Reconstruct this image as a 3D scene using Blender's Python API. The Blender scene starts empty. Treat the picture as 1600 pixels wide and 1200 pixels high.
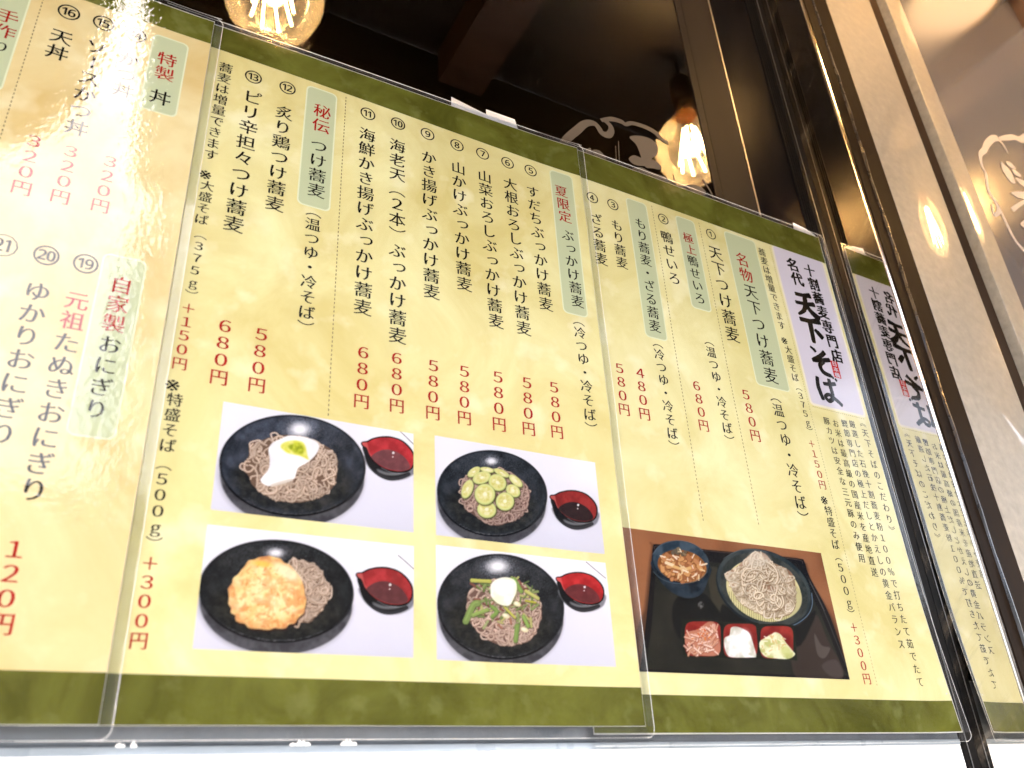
import bpy, bmesh, math, random
import numpy as np
from mathutils import Vector, Matrix

random.seed(7)
scene = bpy.context.scene
Z0 = 1.5            # camera height above the pavement; "v" below is height above the camera
CAM_D = 0.39256     # distance from the camera to the window glass (plane y = 0)

# ------------------------------------------------------------------ camera
cam_d = bpy.data.cameras.new("camera")
cam = bpy.data.objects.new("camera", cam_d)
scene.collection.objects.link(cam)
scene.camera = cam
AX = Vector((0.87476663, 0.18419743, 0.44816811))    # wall direction seen in camera space (x right, y down, z ahead)
AU = Vector((-0.05305163, -0.88295729, 0.46644609))  # straight up
AY = Vector((-0.48163147, 0.43180752, 0.76260959))   # into the window
right = Vector((AX[0], AY[0], AU[0])); down = Vector((AX[1], AY[1], AU[1])); fwd = Vector((AX[2], AY[2], AU[2]))
M = Matrix((right, -down, -fwd)).transposed().to_4x4()
M.translation = Vector((0, -CAM_D, Z0))
cam.matrix_world = M
cam_d.sensor_width = 36
cam_d.lens = 36 * 1309 / 1600
cam_d.clip_start = 0.01
cam_d.clip_end = 500
cam_d.dof.use_dof = True
cam_d.dof.focus_distance = 0.60
cam_d.dof.aperture_fstop = 10

# ------------------------------------------------------------------ light
world = bpy.data.worlds.new("World"); scene.world = world
world.use_nodes = True
wn = world.node_tree; wn.nodes.clear()
sky = wn.nodes.new("ShaderNodeTexSky"); sky.sky_type = 'NISHITA'
SUN_EL, SUN_ROT = math.radians(62), math.radians(157)
sky.sun_disc = False; sky.sun_elevation = SUN_EL; sky.sun_rotation = SUN_ROT
sky.air_density = 1.0; sky.dust_density = 8.0; sky.ozone_density = 1.0
bg = wn.nodes.new("ShaderNodeBackground"); bg.inputs[1].default_value = 0.15
wo = wn.nodes.new("ShaderNodeOutputWorld")
wn.links.new(sky.outputs[0], bg.inputs[0]); wn.links.new(bg.outputs[0], wo.inputs[0])
sun_d = bpy.data.lights.new("sun", 'SUN'); sun_d.energy = 3.0; sun_d.angle = math.radians(0.5); sun_d.color = (1, 0.95, 0.88)
sun = bpy.data.objects.new("sun", sun_d); scene.collection.objects.link(sun)
sdir = Vector((math.sin(SUN_ROT) * math.cos(SUN_EL), math.cos(SUN_ROT) * math.cos(SUN_EL), math.sin(SUN_EL)))
sun.rotation_euler = (-sdir).to_track_quat('-Z', 'Y').to_euler()
sun.location = sdir * 20
scene.view_settings.view_transform = 'Standard'
scene.view_settings.look = 'None'
scene.view_settings.gamma = 1
scene.view_settings.exposure = 3.45
scene.render.engine = 'CYCLES'
scene.cycles.max_bounces = 10
scene.cycles.transparent_max_bounces = 24
scene.cycles.glossy_bounces = 6
scene.cycles.caustics_reflective = True
scene.cycles.caustics_refractive = False
scene.cycles.sample_clamp_indirect = 20

# ------------------------------------------------------------------ helpers
COL = scene.collection
def link(o, parent=None):
    COL.objects.link(o)
    if parent is not None: o.parent = parent
    return o
def tag(o, label=None, cat=None, group=None, kind=None):
    if label: o['label'] = label
    if cat: o['category'] = cat
    if group: o['group'] = group
    if kind: o['kind'] = kind
    return o
def empty(name, loc):
    o = bpy.data.objects.new(name, None); o.empty_display_size = .02
    o.location = loc; return link(o)
class MB:
    """collects simple shapes, in world metres, into one mesh"""
    def __init__(self): self.v = []; self.f = []
    def add(self, vs, fs):
        n = len(self.v); self.v += [tuple(p) for p in vs]; self.f += [tuple(i + n for i in f) for f in fs]; return self
    def box(self, x0, x1, y0, y1, z0, z1):
        return self.add([(x0,y0,z0),(x1,y0,z0),(x1,y1,z0),(x0,y1,z0),(x0,y0,z1),(x1,y0,z1),(x1,y1,z1),(x0,y1,z1)],
                        [(0,3,2,1),(4,5,6,7),(0,1,5,4),(1,2,6,5),(2,3,7,6),(3,0,4,7)])
    def prism(self, pts, z0, z1, wob=None):
        """vertical extrusion of an xy outline (counter-clockwise)"""
        n = len(pts)
        vs = [(x, y, z0) for x, y in pts] + [(x, y, z1) for x, y in pts]
        fs = [(i, (i+1) % n, n+(i+1) % n, n+i) for i in range(n)] + [tuple(range(n-1, -1, -1)), tuple(range(n, 2*n))]
        return self.add(vs, fs)
    def lathe(self, prof, cx, cy, seg=32):
        vs = []; fs = []; n = len(prof)
        for j in range(seg):
            a = 2*math.pi*j/seg
            for r, z in prof: vs.append((cx + r*math.cos(a), cy + r*math.sin(a), z))
        for j in range(seg):
            k = (j+1) % seg
            for i in range(n-1): fs.append((j*n+i, k*n+i, k*n+i+1, j*n+i+1))
        return self.add(vs, fs)
    def tube(self, pts, r, seg=8):
        pts = [Vector(p) for p in pts]; vs = []; fs = []
        for i, p in enumerate(pts):
            t = (pts[min(i+1, len(pts)-1)] - pts[max(i-1, 0)]).normalized()
            a = t.cross(Vector((0.3, 1, 0.2))).normalized(); b = t.cross(a)
            for j in range(seg):
                q = 2*math.pi*j/seg; vs.append(p + (a*math.cos(q) + b*math.sin(q))*r)
        for i in range(len(pts)-1):
            for j in range(seg):
                k = (j+1) % seg; fs.append((i*seg+j, i*seg+k, (i+1)*seg+k, (i+1)*seg+j))
        fs.append(tuple(range(seg-1, -1, -1))); fs.append(tuple((len(pts)-1)*seg + j for j in range(seg)))
        return self.add(vs, fs)
    def build(self, name, mat, parent=None, origin=(0,0,0), smooth=False):
        me = bpy.data.meshes.new(name)
        ox, oy, oz = origin
        me.from_pydata([(x-ox, y-oy, z-oz) for x, y, z in self.v], [], self.f); me.update()
        if mat: me.materials.append(mat)
        if smooth: me.polygons.foreach_set("use_smooth", [True]*len(me.polygons))
        o = bpy.data.objects.new(name, me); link(o, parent)
        if parent is None: o.location = origin
        return o

def new_mat(name):
    m = bpy.data.materials.new(name); m.use_nodes = True
    nt = m.node_tree; nt.nodes.clear()
    out = nt.nodes.new("ShaderNodeOutputMaterial")
    return m, nt, out
def node(nt, t, **kw):
    n = nt.nodes.new(t)
    for k, v in kw.items():
        if k.startswith('i_'):
            n.inputs[k[2:].replace('_', ' ')].default_value = v
        else: setattr(n, k, v)
    return n
def principled(name, col, rough=.5, metal=0., noise=None, bump=None, coat=0., spec=.5, streak=None, col2=None):
    """col: linear rgb; noise=(scale, amount, stretch) tones the colour; bump=(scale, strength, distance)"""
    m, nt, out = new_mat(name); L = nt.links.new
    p = node(nt, "ShaderNodeBsdfPrincipled"); L(p.outputs[0], out.inputs[0])
    p.inputs['Base Color'].default_value = (*col, 1); p.inputs['Roughness'].default_value = rough
    p.inputs['Metallic'].default_value = metal; p.inputs['Coat Weight'].default_value = coat
    p.inputs['Coat Roughness'].default_value = .025; p.inputs['Specular IOR Level'].default_value = spec
    geo = node(nt, "ShaderNodeNewGeometry")
    if noise:
        sc, amt, st = noise
        mp = node(nt, "ShaderNodeMapping"); mp.inputs['Scale'].default_value = st
        L(geo.outputs['Position'], mp.inputs[0])
        nz = node(nt, "ShaderNodeTexNoise"); nz.inputs['Scale'].default_value = sc; nz.inputs['Detail'].default_value = 6; nz.inputs['Roughness'].default_value = .62
        L(mp.outputs[0], nz.inputs[0])
        mr = node(nt, "ShaderNodeMapRange"); mr.inputs['From Min'].default_value = .3; mr.inputs['From Max'].default_value = .7
        L(nz.outputs[0], mr.inputs[0])
        mx = node(nt, "ShaderNodeMix", data_type='RGBA')
        c2 = col2 if col2 else tuple(c*(1-amt) for c in col)
        mx.inputs['A'].default_value = (*c2, 1); mx.inputs['B'].default_value = (*[min(1, c*(1+amt*.4)) for c in col], 1) if not col2 else (*col, 1)
        L(mr.outputs[0], mx.inputs['Factor']); L(mx.outputs['Result'], p.inputs['Base Color'])
        rr = node(nt, "ShaderNodeMapRange"); rr.inputs['To Min'].default_value = max(0, rough*(1-.5)); rr.inputs['To Max'].default_value = min(1, rough*1.5)
        L(nz.outputs[0], rr.inputs[0]); L(rr.outputs[0], p.inputs['Roughness'])
    if bump:
        sc, stg, st = bump
        mp = node(nt, "ShaderNodeMapping"); mp.inputs['Scale'].default_value = st
        L(geo.outputs['Position'], mp.inputs[0])
        nb = node(nt, "ShaderNodeTexNoise"); nb.inputs['Scale'].default_value = sc; nb.inputs['Detail'].default_value = 3
        L(mp.outputs[0], nb.inputs[0])
        b = node(nt, "ShaderNodeBump"); b.inputs['Strength'].default_value = 1; b.inputs['Distance'].default_value = stg
        L(nb.outputs[0], b.inputs['Height']); L(b.outputs[0], p.inputs['Normal'])
    return m
def flat(name, col, rough=.6):
    m, nt, out = new_mat(name)
    d = node(nt, "ShaderNodeBsdfDiffuse"); d.inputs[0].default_value = (*col, 1)
    nt.links.new(d.outputs[0], out.inputs[0]); return m
def film_mat(name, ripple=1.0, tint=(1,1,1), haze=0.0, ior=1.5, rough=0.0, boost=1.0):
    """clear glossy sheet: what is behind shows through, the street reflects in it"""
    m, nt, out = new_mat(name); L = nt.links.new
    tr = node(nt, "ShaderNodeBsdfTransparent"); tr.inputs[0].default_value = (*tint, 1)
    gl = node(nt, "ShaderNodeBsdfGlossy"); gl.inputs['Roughness'].default_value = rough
    fr = node(nt, "ShaderNodeFresnel"); fr.inputs['IOR'].default_value = ior
    mu = node(nt, "ShaderNodeMath", operation='MULTIPLY', use_clamp=True); mu.inputs[1].default_value = boost
    L(fr.outputs[0], mu.inputs[0])
    mx = node(nt, "ShaderNodeMixShader")
    L(mu.outputs[0], mx.inputs[0]); L(tr.outputs[0], mx.inputs[1]); L(gl.outputs[0], mx.inputs[2])
    last = mx
    if haze:
        df = node(nt, "ShaderNodeBsdfDiffuse"); df.inputs[0].default_value = (.8,.82,.86,1)
        m2 = node(nt, "ShaderNodeMixShader"); m2.inputs[0].default_value = haze
        L(mx.outputs[0], m2.inputs[1]); L(df.outputs[0], m2.inputs[2]); last = m2
    L(last.outputs[0], out.inputs[0])
    if ripple:
        geo = node(nt, "ShaderNodeNewGeometry")
        n1 = node(nt, "ShaderNodeTexNoise"); n1.inputs['Scale'].default_value = 9; n1.inputs['Detail'].default_value = 1
        n2 = node(nt, "ShaderNodeTexNoise"); n2.inputs['Scale'].default_value = 330; n2.inputs['Detail'].default_value = 2
        n3 = node(nt, "ShaderNodeTexNoise"); n3.inputs['Scale'].default_value = 45; n3.inputs['Detail'].default_value = 1
        for n in (n1, n2, n3): L(geo.outputs['Position'], n.inputs[0])
        b1 = node(nt, "ShaderNodeBump"); b1.inputs['Strength'].default_value = 1; b1.inputs['Distance'].default_value = .0012*ripple
        b2 = node(nt, "ShaderNodeBump"); b2.inputs['Strength'].default_value = 1; b2.inputs['Distance'].default_value = .00009*ripple
        b3 = node(nt, "ShaderNodeBump"); b3.inputs['Strength'].default_value = 1; b3.inputs['Distance'].default_value = .00012*ripple
        L(n1.outputs[0], b1.inputs['Height']); L(n2.outputs[0], b2.inputs['Height']); L(n3.outputs[0], b3.inputs['Height'])
        L(b1.outputs[0], b3.inputs['Normal']); L(b3.outputs[0], b2.inputs['Normal'])
        L(b2.outputs[0], gl.inputs['Normal'])
    return m

# ------------------------------------------------------------------ materials of the place
m_bronze = principled("dark_bronze_frame", (.011,.007,.0045), .5, .0, (30,.5,(1,1,.15)), spec=.03)
m_bronze2 = principled("brown_frame", (.014,.011,.009), .5, .0, (24,.35,(1,1,.1)), spec=.04)
m_black = principled("black_polished_panel", (.002,.002,.003), .24, .0, (14,.5,(1,1,.2)), bump=(6,.0004,(1,1,.4)), spec=.04)
m_rubber = principled("black_rubber", (.005,.0045,.0045), .5, .0, (60,.5,(1,1,.1)), spec=.05)
m_edge = principled("bright_metal_edge", (.78,.72,.66), .16, 1.0, (40,.25,(1,1,.05)))
m_line = principled("thin_metal_line", (.32,.32,.33), .42, 1.0)
m_stone = principled("beige_stone", (.205,.19,.162), .5, .0, (110,.26,(1,1,1)), bump=(220,.00002,(1,1,1)), coat=.55, spec=.2)
m_joint = principled("dark_joint", (.03,.02,.014), .6, .0, (40,.4,(1,1,.2)), spec=.04)
m_rail = principled("grey_rail", (.085,.10,.118), .35, .0, (26,.35,(1.4,1,.6)), spec=.3)
m_lip = principled("pale_rail_lip", (.22,.26,.30), .3, .0, (22,.15,(1.2,1,1)))
m_white = principled("white_panel", (.90,.91,.92), .35)
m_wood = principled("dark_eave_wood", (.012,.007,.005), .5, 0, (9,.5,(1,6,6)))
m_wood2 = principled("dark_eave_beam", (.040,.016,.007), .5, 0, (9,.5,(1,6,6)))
m_dark = principled("dark_interior", (.006,.005,.005), .8)
m_awn = principled("dark_brown_awning_cloth", (.012,.008,.006), .8, 0, (12,.3,(1,1,1)))
m_pave = principled("grey_pavement", (.34,.33,.31), .8, 0, (3,.25,(1,1,1)))
m_fac1 = principled("pale_facade_render", (.20,.18,.155), .8, 0, (1.2,.12,(1,1,1)))
m_fac2 = principled("cream_facade_tile", (.17,.155,.13), .7, 0, (2,.12,(1,1,1)))
m_wing = principled("dark_window_glass", (.03,.035,.04), .08)
m_shopwall = principled("brown_shop_wall", (.10,.07,.05), .7, 0, (4,.3,(1,1,1)))
m_tape = film_mat("cloudy_tape", 0, (.9,.93,.9), .92)

# brushed, smeared mirror steel of the jamb
def jamb_mat():
    m, nt, out = new_mat("polished_steel_jamb"); L = nt.links.new
    g = node(nt, "ShaderNodeBsdfGlossy"); g.inputs[0].default_value = (.74,.70,.63,1)
    geo = node(nt, "ShaderNodeNewGeometry")
    mp = node(nt, "ShaderNodeMapping"); mp.inputs['Scale'].default_value = (1, 1, .035); L(geo.outputs['Position'], mp.inputs[0])
    n = node(nt, "ShaderNodeTexNoise"); n.inputs['Scale'].default_value = 420; n.inputs['Detail'].default_value = 3; L(mp.outputs[0], n.inputs[0])
    b = node(nt, "ShaderNodeBump"); b.inputs['Distance'].default_value = .000006; L(n.outputs[0], b.inputs['Height'])
    L(b.outputs[0], g.inputs['Normal'])
    n2 = node(nt, "ShaderNodeTexNoise"); n2.inputs['Scale'].default_value = 16; n2.inputs['Detail'].default_value = 5; L(geo.outputs['Position'], n2.inputs[0])
    mr = node(nt, "ShaderNodeMapRange"); mr.inputs['From Min'].default_value = .45; mr.inputs['From Max'].default_value = .8
    mr.inputs['To Min'].default_value = .0; mr.inputs['To Max'].default_value = .09; L(n2.outputs[0], mr.inputs[0])
    L(mr.outputs[0], g.inputs['Roughness']); 
    # finger smears: a thin dusty haze
    d = node(nt, "ShaderNodeBsdfDiffuse"); d.inputs[0].default_value = (.35,.28,.2,1)
    mp3 = node(nt, "ShaderNodeMapping"); mp3.inputs['Scale'].default_value = (1, 1, 1); mp3.inputs['Rotation'].default_value = (.7, 0, 0); L(geo.outputs['Position'], mp3.inputs[0])
    mp4 = node(nt, "ShaderNodeMapping"); mp4.inputs['Scale'].default_value = (1, .18, 2.0); L(mp3.outputs[0], mp4.inputs[0])
    n3 = node(nt, "ShaderNodeTexNoise"); n3.inputs['Scale'].default_value = 60; n3.inputs['Detail'].default_value = 6; n3.inputs['Roughness'].default_value = .7; L(mp4.outputs[0], n3.inputs[0])
    m3 = node(nt, "ShaderNodeMapRange"); m3.inputs['From Min'].default_value = .55; m3.inputs['From Max'].default_value = .9; m3.inputs['To Max'].default_value = .35; L(n3.outputs[0], m3.inputs[0])
    mx = node(nt, "ShaderNodeMixShader"); L(m3.outputs[0], mx.inputs[0]); L(g.outputs[0], mx.inputs[1]); L(d.outputs[0], mx.inputs[2])
    L(mx.outputs[0], out.inputs[0]); return m
m_jamb = jamb_mat()
m_glass = film_mat("window_glass", 0, (.82,.82,.82), 0, 1.5, 0.0, 1.6)
def side_glass_mat():
    m, nt, out = new_mat("satin_side_glass"); L = nt.links.new
    p = node(nt, "ShaderNodeBsdfPrincipled"); p.inputs['Base Color'].default_value = (.070,.070,.078,1); p.inputs['Roughness'].default_value = .20
    p.inputs['Specular IOR Level'].default_value = .5; p.inputs['IOR'].default_value = 1.6; p.inputs['Coat Weight'].default_value = .0; p.inputs['Coat Roughness'].default_value = .30
    L(p.outputs[0], out.inputs[0]); return m
m_side = side_glass_mat()
m_emblem = principled("frosted_emblem_film", (.036,.031,.027), .7)
m_ghost = principled("emblem_reflection_tone", (.013,.011,.009), .7)  # darker emblem colour for its painted reflection
m_emblem2 = principled("pale_emblem_film", (.27,.25,.24), .6)

VB, VT = -1.45, 1.04      # foot and head of the shop front, above / below the camera
z = lambda v: Z0 + v

# ------------------------------------------------------------------ setting
b = MB(); b.add([(-40,-40,0),(40,-40,0),(40,40,0),(-40,40,0)], [(0,1,2,3)])
tag(b.build("pavement", m_pave), kind='structure')
b = MB(); b.box(-3.2, 3.6, .9, .95, 0, z(VT+.3)); b.box(-3.2, 3.6, .10, .95, -.02+.001, .06); b.box(-3.2, 3.6, .10, .9, z(VT), z(VT)+.05)
b.box(-3.25, -3.2, .05, .95, 0, z(VT+.3)); b.box(3.6, 3.65, .05, .95, 0, z(VT+.3))
tag(b.build("interior", m_dark), kind='structure')

# left window: glass pane, sash stile, bottom rail, white lower sheet
win = empty("shop_window", (0, 0, z(.0))); tag(win, "dark shop window that carries the menu sheets, white sheet along its foot", "window")
def part(mb, name, mat, root, label=None, smooth=False):
    """mb is in world metres; stored relative to the root"""
    o = mb.build(name, mat, None); o.parent = root; o.matrix_parent_inverse = Matrix.Translation(-root.location)
    if smooth:
        pass
    if label: o['label'] = label
    return o
b = MB(); b.box(-2.2, .4435, .0006, .0046, z(.0331), z(VT)); part(b, "glass_pane", m_glass, win)
b = MB(); b.add([(-2.2,.0125,z(.0331)),(.4435,.0125,z(.0331)),(.4435,.0125,z(VT)),(-2.2,.0125,z(VT))], [(0,1,2,3)])
part(b, "inner_pane", film_mat("inner_window_glass", 0, (.9,.9,.9), 0, 1.5, 0, .3), win)
b = MB(); b.box(-2.2, .5658, .0003, .016, z(.0364), z(.075)); part(b, "window_rail", m_rail, win)
b = MB(); b.box(-2.2, .5658, -.0004, .016, z(.0331), z(.03625)); part(b, "rail_lip", m_lip, win)
b = MB(); b.box(-2.2, .5658, .0002, .012, z(VB), z(.0330)); part(b, "white_sheet", m_white, win)
# small scuffs on the lip
for x, w in ((.0395,.0034),(.0445,.0022),(.112,.009),(.134,.0075)):
    b = MB(); n = 15
    pts = [(x + w*(i/(n-1)-.5), z(.0366) + .0026*random.random()*math.sin(math.pi*i/(n-1)) + .0001) for i in range(n)]
    vs = [(p[0], -.0012, z(.0361)) for p in pts] + [(p[0], -.0014, p[1]) for p in pts]
    b.add(vs, [(i, i+1, n+i+1, n+i) for i in range(n-1)]); part(b, "torn_tape_scrap", m_white, win)
def prism_strip(name, x0, x1, y0, y1, mat, root, label=None, v0=VB, v1=VT):
    b = MB(); b.box(x0, x1, y0, y1, z(v0), z(v1)); return part(b, name, mat, root, label)
fr = empty("window_frame", (.5, 0, z(0))); tag(fr, "brown window stile beside the glossy black panel and rubber seal", "window frame")
prism_strip("stile", .4437, .4925, -.0003, .03, m_bronze2, fr, v0=.0762)
prism_strip("stile_groove", .4520, .4532, -.0005, .0, m_rubber, fr, v0=.0762)
prism_strip("metal_line", .4927, .4943, -.0006, .03, m_line, fr, v0=.0762)
prism_strip("black_panel", .4945, .5530, .0006, .03, m_black, fr, v0=.0762)
for i in range(4):
    x = .5536 + i*.0032; b = MB()
    b.prism([(x, .004), (x+.0006, -.0004), (x+.0018, -.0006), (x+.0026, .004)], z(.0762), z(VT)); part(b, "rib", m_rubber, fr)
prism_strip("seal_back", .5532, .5662, .0041, .03, m_rubber, fr, v0=.0762)
prism_strip("rubber_seal", .5662, .5797, -.0010, .03, m_rubber, fr)
prism_strip("seal_line", .5712, .5717, -.0014, -.0008, m_line, fr)

# jamb: mirror face turned to the sheets, bright rolled edge, brown front, cracked sealant
JM, JD = .580, .0455
jb = empty("steel_jamb", (JM, -JD/2, z(0))); tag(jb, "mirror polished steel jamb reflecting the right hand menu sheet", "door jamb")
prism_strip("mirror_face", JM, JM+.0012, -JD+.0022, -.0010, m_jamb, jb)
b = MB(); pts = []
for i in range(9):
    a = math.pi*i/8*1.0; pts.append((JM+.0021 - .0021*math.cos(a), -JD+.0024 - .0024*math.sin(a)))
pts = [(JM+.0042, -.03), (JM+.0014, -.03)] + [(JM+.0013, -JD+.0024)] + pts[1:]
b.prism(pts[::-1], z(VB), z(VT)); part(b, "rolled_edge", m_edge, jb)
prism_strip("inner_front", .5845, .5975, -JD-.0002, -.001, m_bronze, jb)
prism_strip("outer_front", .5993, .6225, -JD-.0010, -.001, m_bronze, jb)
# ragged sealant bead
b = MB(); n = 150; vs = []
for i in range(n):
    v = VB + (VT-VB)*i/(n-1)
    w = random.uniform(-.0005, .0009); y = -JD-.0012 - random.uniform(0, .0012)
    vs += [(.5974+w*.6, -JD-.0001, z(v)), (.5981+w, y, z(v)), (.5996+w*.8, y+.0002, z(v)), (.6004+w, -JD-.0009, z(v))]
b.add(vs, [(4*i+j, 4*i+j+1, 4*i+j+5, 4*i+j+4) for i in range(n-1) for j in range(3)])
part(b, "sealant_bead", principled("dull_black_sealant", (.012,.011,.011), .28, 0, (90,.5,(1,1,1)), bump=(300,.0003,(1,1,.3))), jb)

# stone pilaster: two bands either side of a dark joint
pl = empty("stone_pilaster", (.70, 0, z(0))); tag(pl, "polished beige stone pilaster with a dark upright joint", "pilaster")
def band(x0, x1, yf, r0, r1):
    pts = []
    for i in range(7):
        a = math.pi/2*i/6; pts.append((x0 + r0*(1-math.sin(a)) if False else x0 + r0*(1-math.cos(math.pi/2 - a)) , yf + r0*(1-math.sin(math.pi/2-a))))
    left = [(x0 + r0*(1-math.cos(math.pi/2*i/6)), yf + r0*(1-math.sin(math.pi/2*i/6))) for i in range(7)]
    rt = [(x1 - r1*(1-math.sin(math.pi/2*i/6)), yf + r1*(1-math.cos(math.pi/2*i/6))) for i in range(7)]
    return left + rt + [(x1, -.001), (x0, -.001)]
for k, (x0, x1, r1) in enumerate(((.6232, .7140, .006), (.7465, .7790, .0015))):
    b = MB(); b.prism(band(x0, x1, -.0462, .0008, r1), z(VB), z(VT)); o = part(b, "stone_band", m_stone, pl)
    o.data.polygons.foreach_set("use_smooth", [True]*len(o.data.polygons)); o.data.set_sharp_from_angle(angle=math.radians(35))
prism_strip("joint", .7141, .7464, -.036, -.001, m_joint, pl)
# right hand glazed panel with the emblem
sg = empty("side_glass", (1.2, -.04, z(0))); tag(sg, "satin grey glass panel at the right edge with a pale cloud emblem", "glass panel")
prism_strip("glass_sheet", .7792, 2.6, -.0448, -.030, m_side, sg)

# ------------------------------------------------------------------ eave, awning, upper shop wall, far side of the street
ev = empty("eave", (0, -.3, z(1.05))); tag(ev, "dark timber eave over the shop front", "eave")
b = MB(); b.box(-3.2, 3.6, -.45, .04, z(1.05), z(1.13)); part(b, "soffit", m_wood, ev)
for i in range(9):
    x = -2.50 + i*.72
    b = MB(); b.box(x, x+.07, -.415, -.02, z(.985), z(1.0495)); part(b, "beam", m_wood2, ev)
b = MB(); b.box(-3.4, 3.8, -.04, .2, z(1.135), z(6.5)); b.box(-3.4, 3.8, .2, 9, z(5.8), z(6.0))
b.box(-3.4, -3.3, .2, 9, 0, z(5.79)); b.box(3.7, 3.8, .2, 9, 0, z(5.79)); b.box(-3.4, -2.2, -.03, .04, 0.001, z(1.04)); b.box(2.6, 3.8, -.03, .04, 0.001, z(1.04))
o = b.build("shop_wall", m_shopwall); tag(o, "plain brown upper wall of the shop above the eave", "wall")
# awning cloth hanging from the eave front, with an open notch in it
YA = -.42
def cloth(name, label, outline):
    b = MB(); n = len(outline)
    vs = [(x, YA, z(v)) for x, v in outline] + [(x, YA-.004, z(v)) for x, v in outline]
    b.add(vs, [tuple(range(n)), tuple(range(2*n-1, n-1, -1))] + [(i, n+i, n+(i+1) % n, (i+1) % n) for i in range(n)])
    o = b.build(name, m_awn); tag(o, label, "awning", "awning cloths hanging from the eave")
D_ = CAM_D - YA
cloth("awning_cloth", "dark brown awning cloth hanging right of the open notch", [(-.006*D_, .775*D_), (3.6, .715*D_), (3.6, 1.045), (-.040*D_, 1.045), (-.028*D_, 1.10*D_)])
cloth("awning_cloth", "dark brown awning cloth hanging left of the open notch", [(-1.60*D_, .79*D_), (-.145*D_, .783*D_), (-.10*D_, .854*D_), (-.079*D_, .945*D_), (-.066*D_, 1.09*D_), (-.062*D_, 1.045), (-1.66*D_, 1.045)])
def building(name, label, x0, x1, y, h, mat, cols, rows, depth=5):
    r = empty(name, ((x0+x1)/2, y, 0)); tag(r, label, "building")
    b = MB(); b.box(x0, x1, y-depth, y, 0.002, h); part(b, "wall", mat, r)
    b = MB(); b.box(x0-.1, x1+.1, y-depth, y+.12, h+.001, h+.14); part(b, "cornice", mat, r)
    w = (x1-x0)/cols
    for i in range(cols):
        for j in range(rows):
            cx = x0 + w*(i+.5); cz = 1.0 + j*2.7
            b = MB(); b.box(cx-w*.28, cx+w*.28, y+.001, y+.03, cz, cz+1.3); part(b, "window", m_wing, r)
YB = -6.2; DB = CAM_D - YB
building("townhouse", "tall cream building across the street, right of the gap", .028*DB, 15.2, YB, 6.85, m_fac2, 7, 2)
building("low_house", "low pale building across the street, left of its taller neighbour", -9, .022*DB, YB, z(.31*DB), m_fac1, 4, 1)

# ------------------------------------------------------------------ filament bulbs on a cable
m_cap = principled("dark_bronze_lampholder", (.03,.016,.008), .4)
m_brass = principled("brass_cap", (.6,.42,.2), .25, 1.0)
m_bulb = film_mat("clear_bulb_glass", 0, (1,.88,.66), .09, 1.5, 0.0, 1.3)
def emis(name, col, s):
    m, nt, out = new_mat(name); e = node(nt, "ShaderNodeEmission"); e.inputs[0].default_value = (*col, 1); e.inputs[1].default_value = s
    nt.links.new(e.outputs[0], out.inputs[0]); return m
m_fil = emis("glowing_filament", (1,.62,.26), 30)
def bulb(x, y, v, label):
    r = empty("filament_bulb", (x, y, z(v))); tag(r, label, "light bulb", "filament bulbs strung under the eave")
    R = .056; prof = []
    for i in range(13):
        a = -math.pi/2 + (math.pi*.83)*i/12; prof.append((R*math.cos(a), R*math.sin(a)))
    prof += [(.026, .0570), (.019, .068), (.0150, .076)]
    prof[0] = (.0001, prof[0][1])
    b = MB(); b.lathe(prof, 0, 0, 32); b.build("glass_globe", m_bulb, r, smooth=True)
    b = MB(); b.lathe([(.0155,.066),(.0155,.100),(.013,.103)], 0, 0, 20); b.build("brass_cap", m_brass, r, smooth=True)
    b = MB(); b.lathe([(.0145,.096),(.017,.098),(.017,.135),(.012,.144),(.0035,.146),(.0035,.183)], 0, 0, 20); b.build("lampholder", m_cap, r, smooth=True)
    for k in range(8):
        a = k*math.pi/4 + .3; b = MB()
        b.tube([(.009*math.cos(a), .009*math.sin(a), .038), (.017*math.cos(a), .017*math.sin(a), .004), (.024*math.cos(a+.25), .024*math.sin(a+.25), -.030)], .0018, 6)
        b.build("filament", m_fil, r)
    l = bpy.data.lights.new("bulb_light", 'POINT'); l.energy = 0.055; l.color = (1,.53,.22); l.shadow_soft_size = .012
    lo = bpy.data.objects.new("bulb_light", l); lo.location = (0, 0, 0); link(lo, r)
dl = empty("added_glow_disc", (1.03, -.085, z(1.0485))); tag(dl, "small warm glowing disc added in the eave to put gold on the side glass", "added_glow_disc")  # unseen glowing disc, added for the gold reflection in the side glass
b = MB(); b.lathe([(.0001,0),(.062,0)], 0, 0, 24); b.build("glow_face", emis("warm_added_glow", (1,.60,.30), .38), dl)
b = MB(); b.lathe([(.062,.001),(.062,-.004),(.070,-.004),(.070,.001)], 0, 0, 24); b.build("glow_disc_ring", m_brass, dl)
for x, y, v, lab in ((-.50, -.27, .86, "leftmost glowing filament bulb under the eave"), (.109, -.27, .845, "glowing filament bulb mirrored at the top left of the dark glass"),
                     (.723, -.27, .868, "glowing filament bulb mirrored beside the window frame"), (1.225, -.316, .865, "glowing filament bulb mirrored on the beige stone"),
                     (1.85, -.30, .87, "glowing filament bulb above the grey side glass")):
    bulb(x, y, v, lab)

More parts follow.
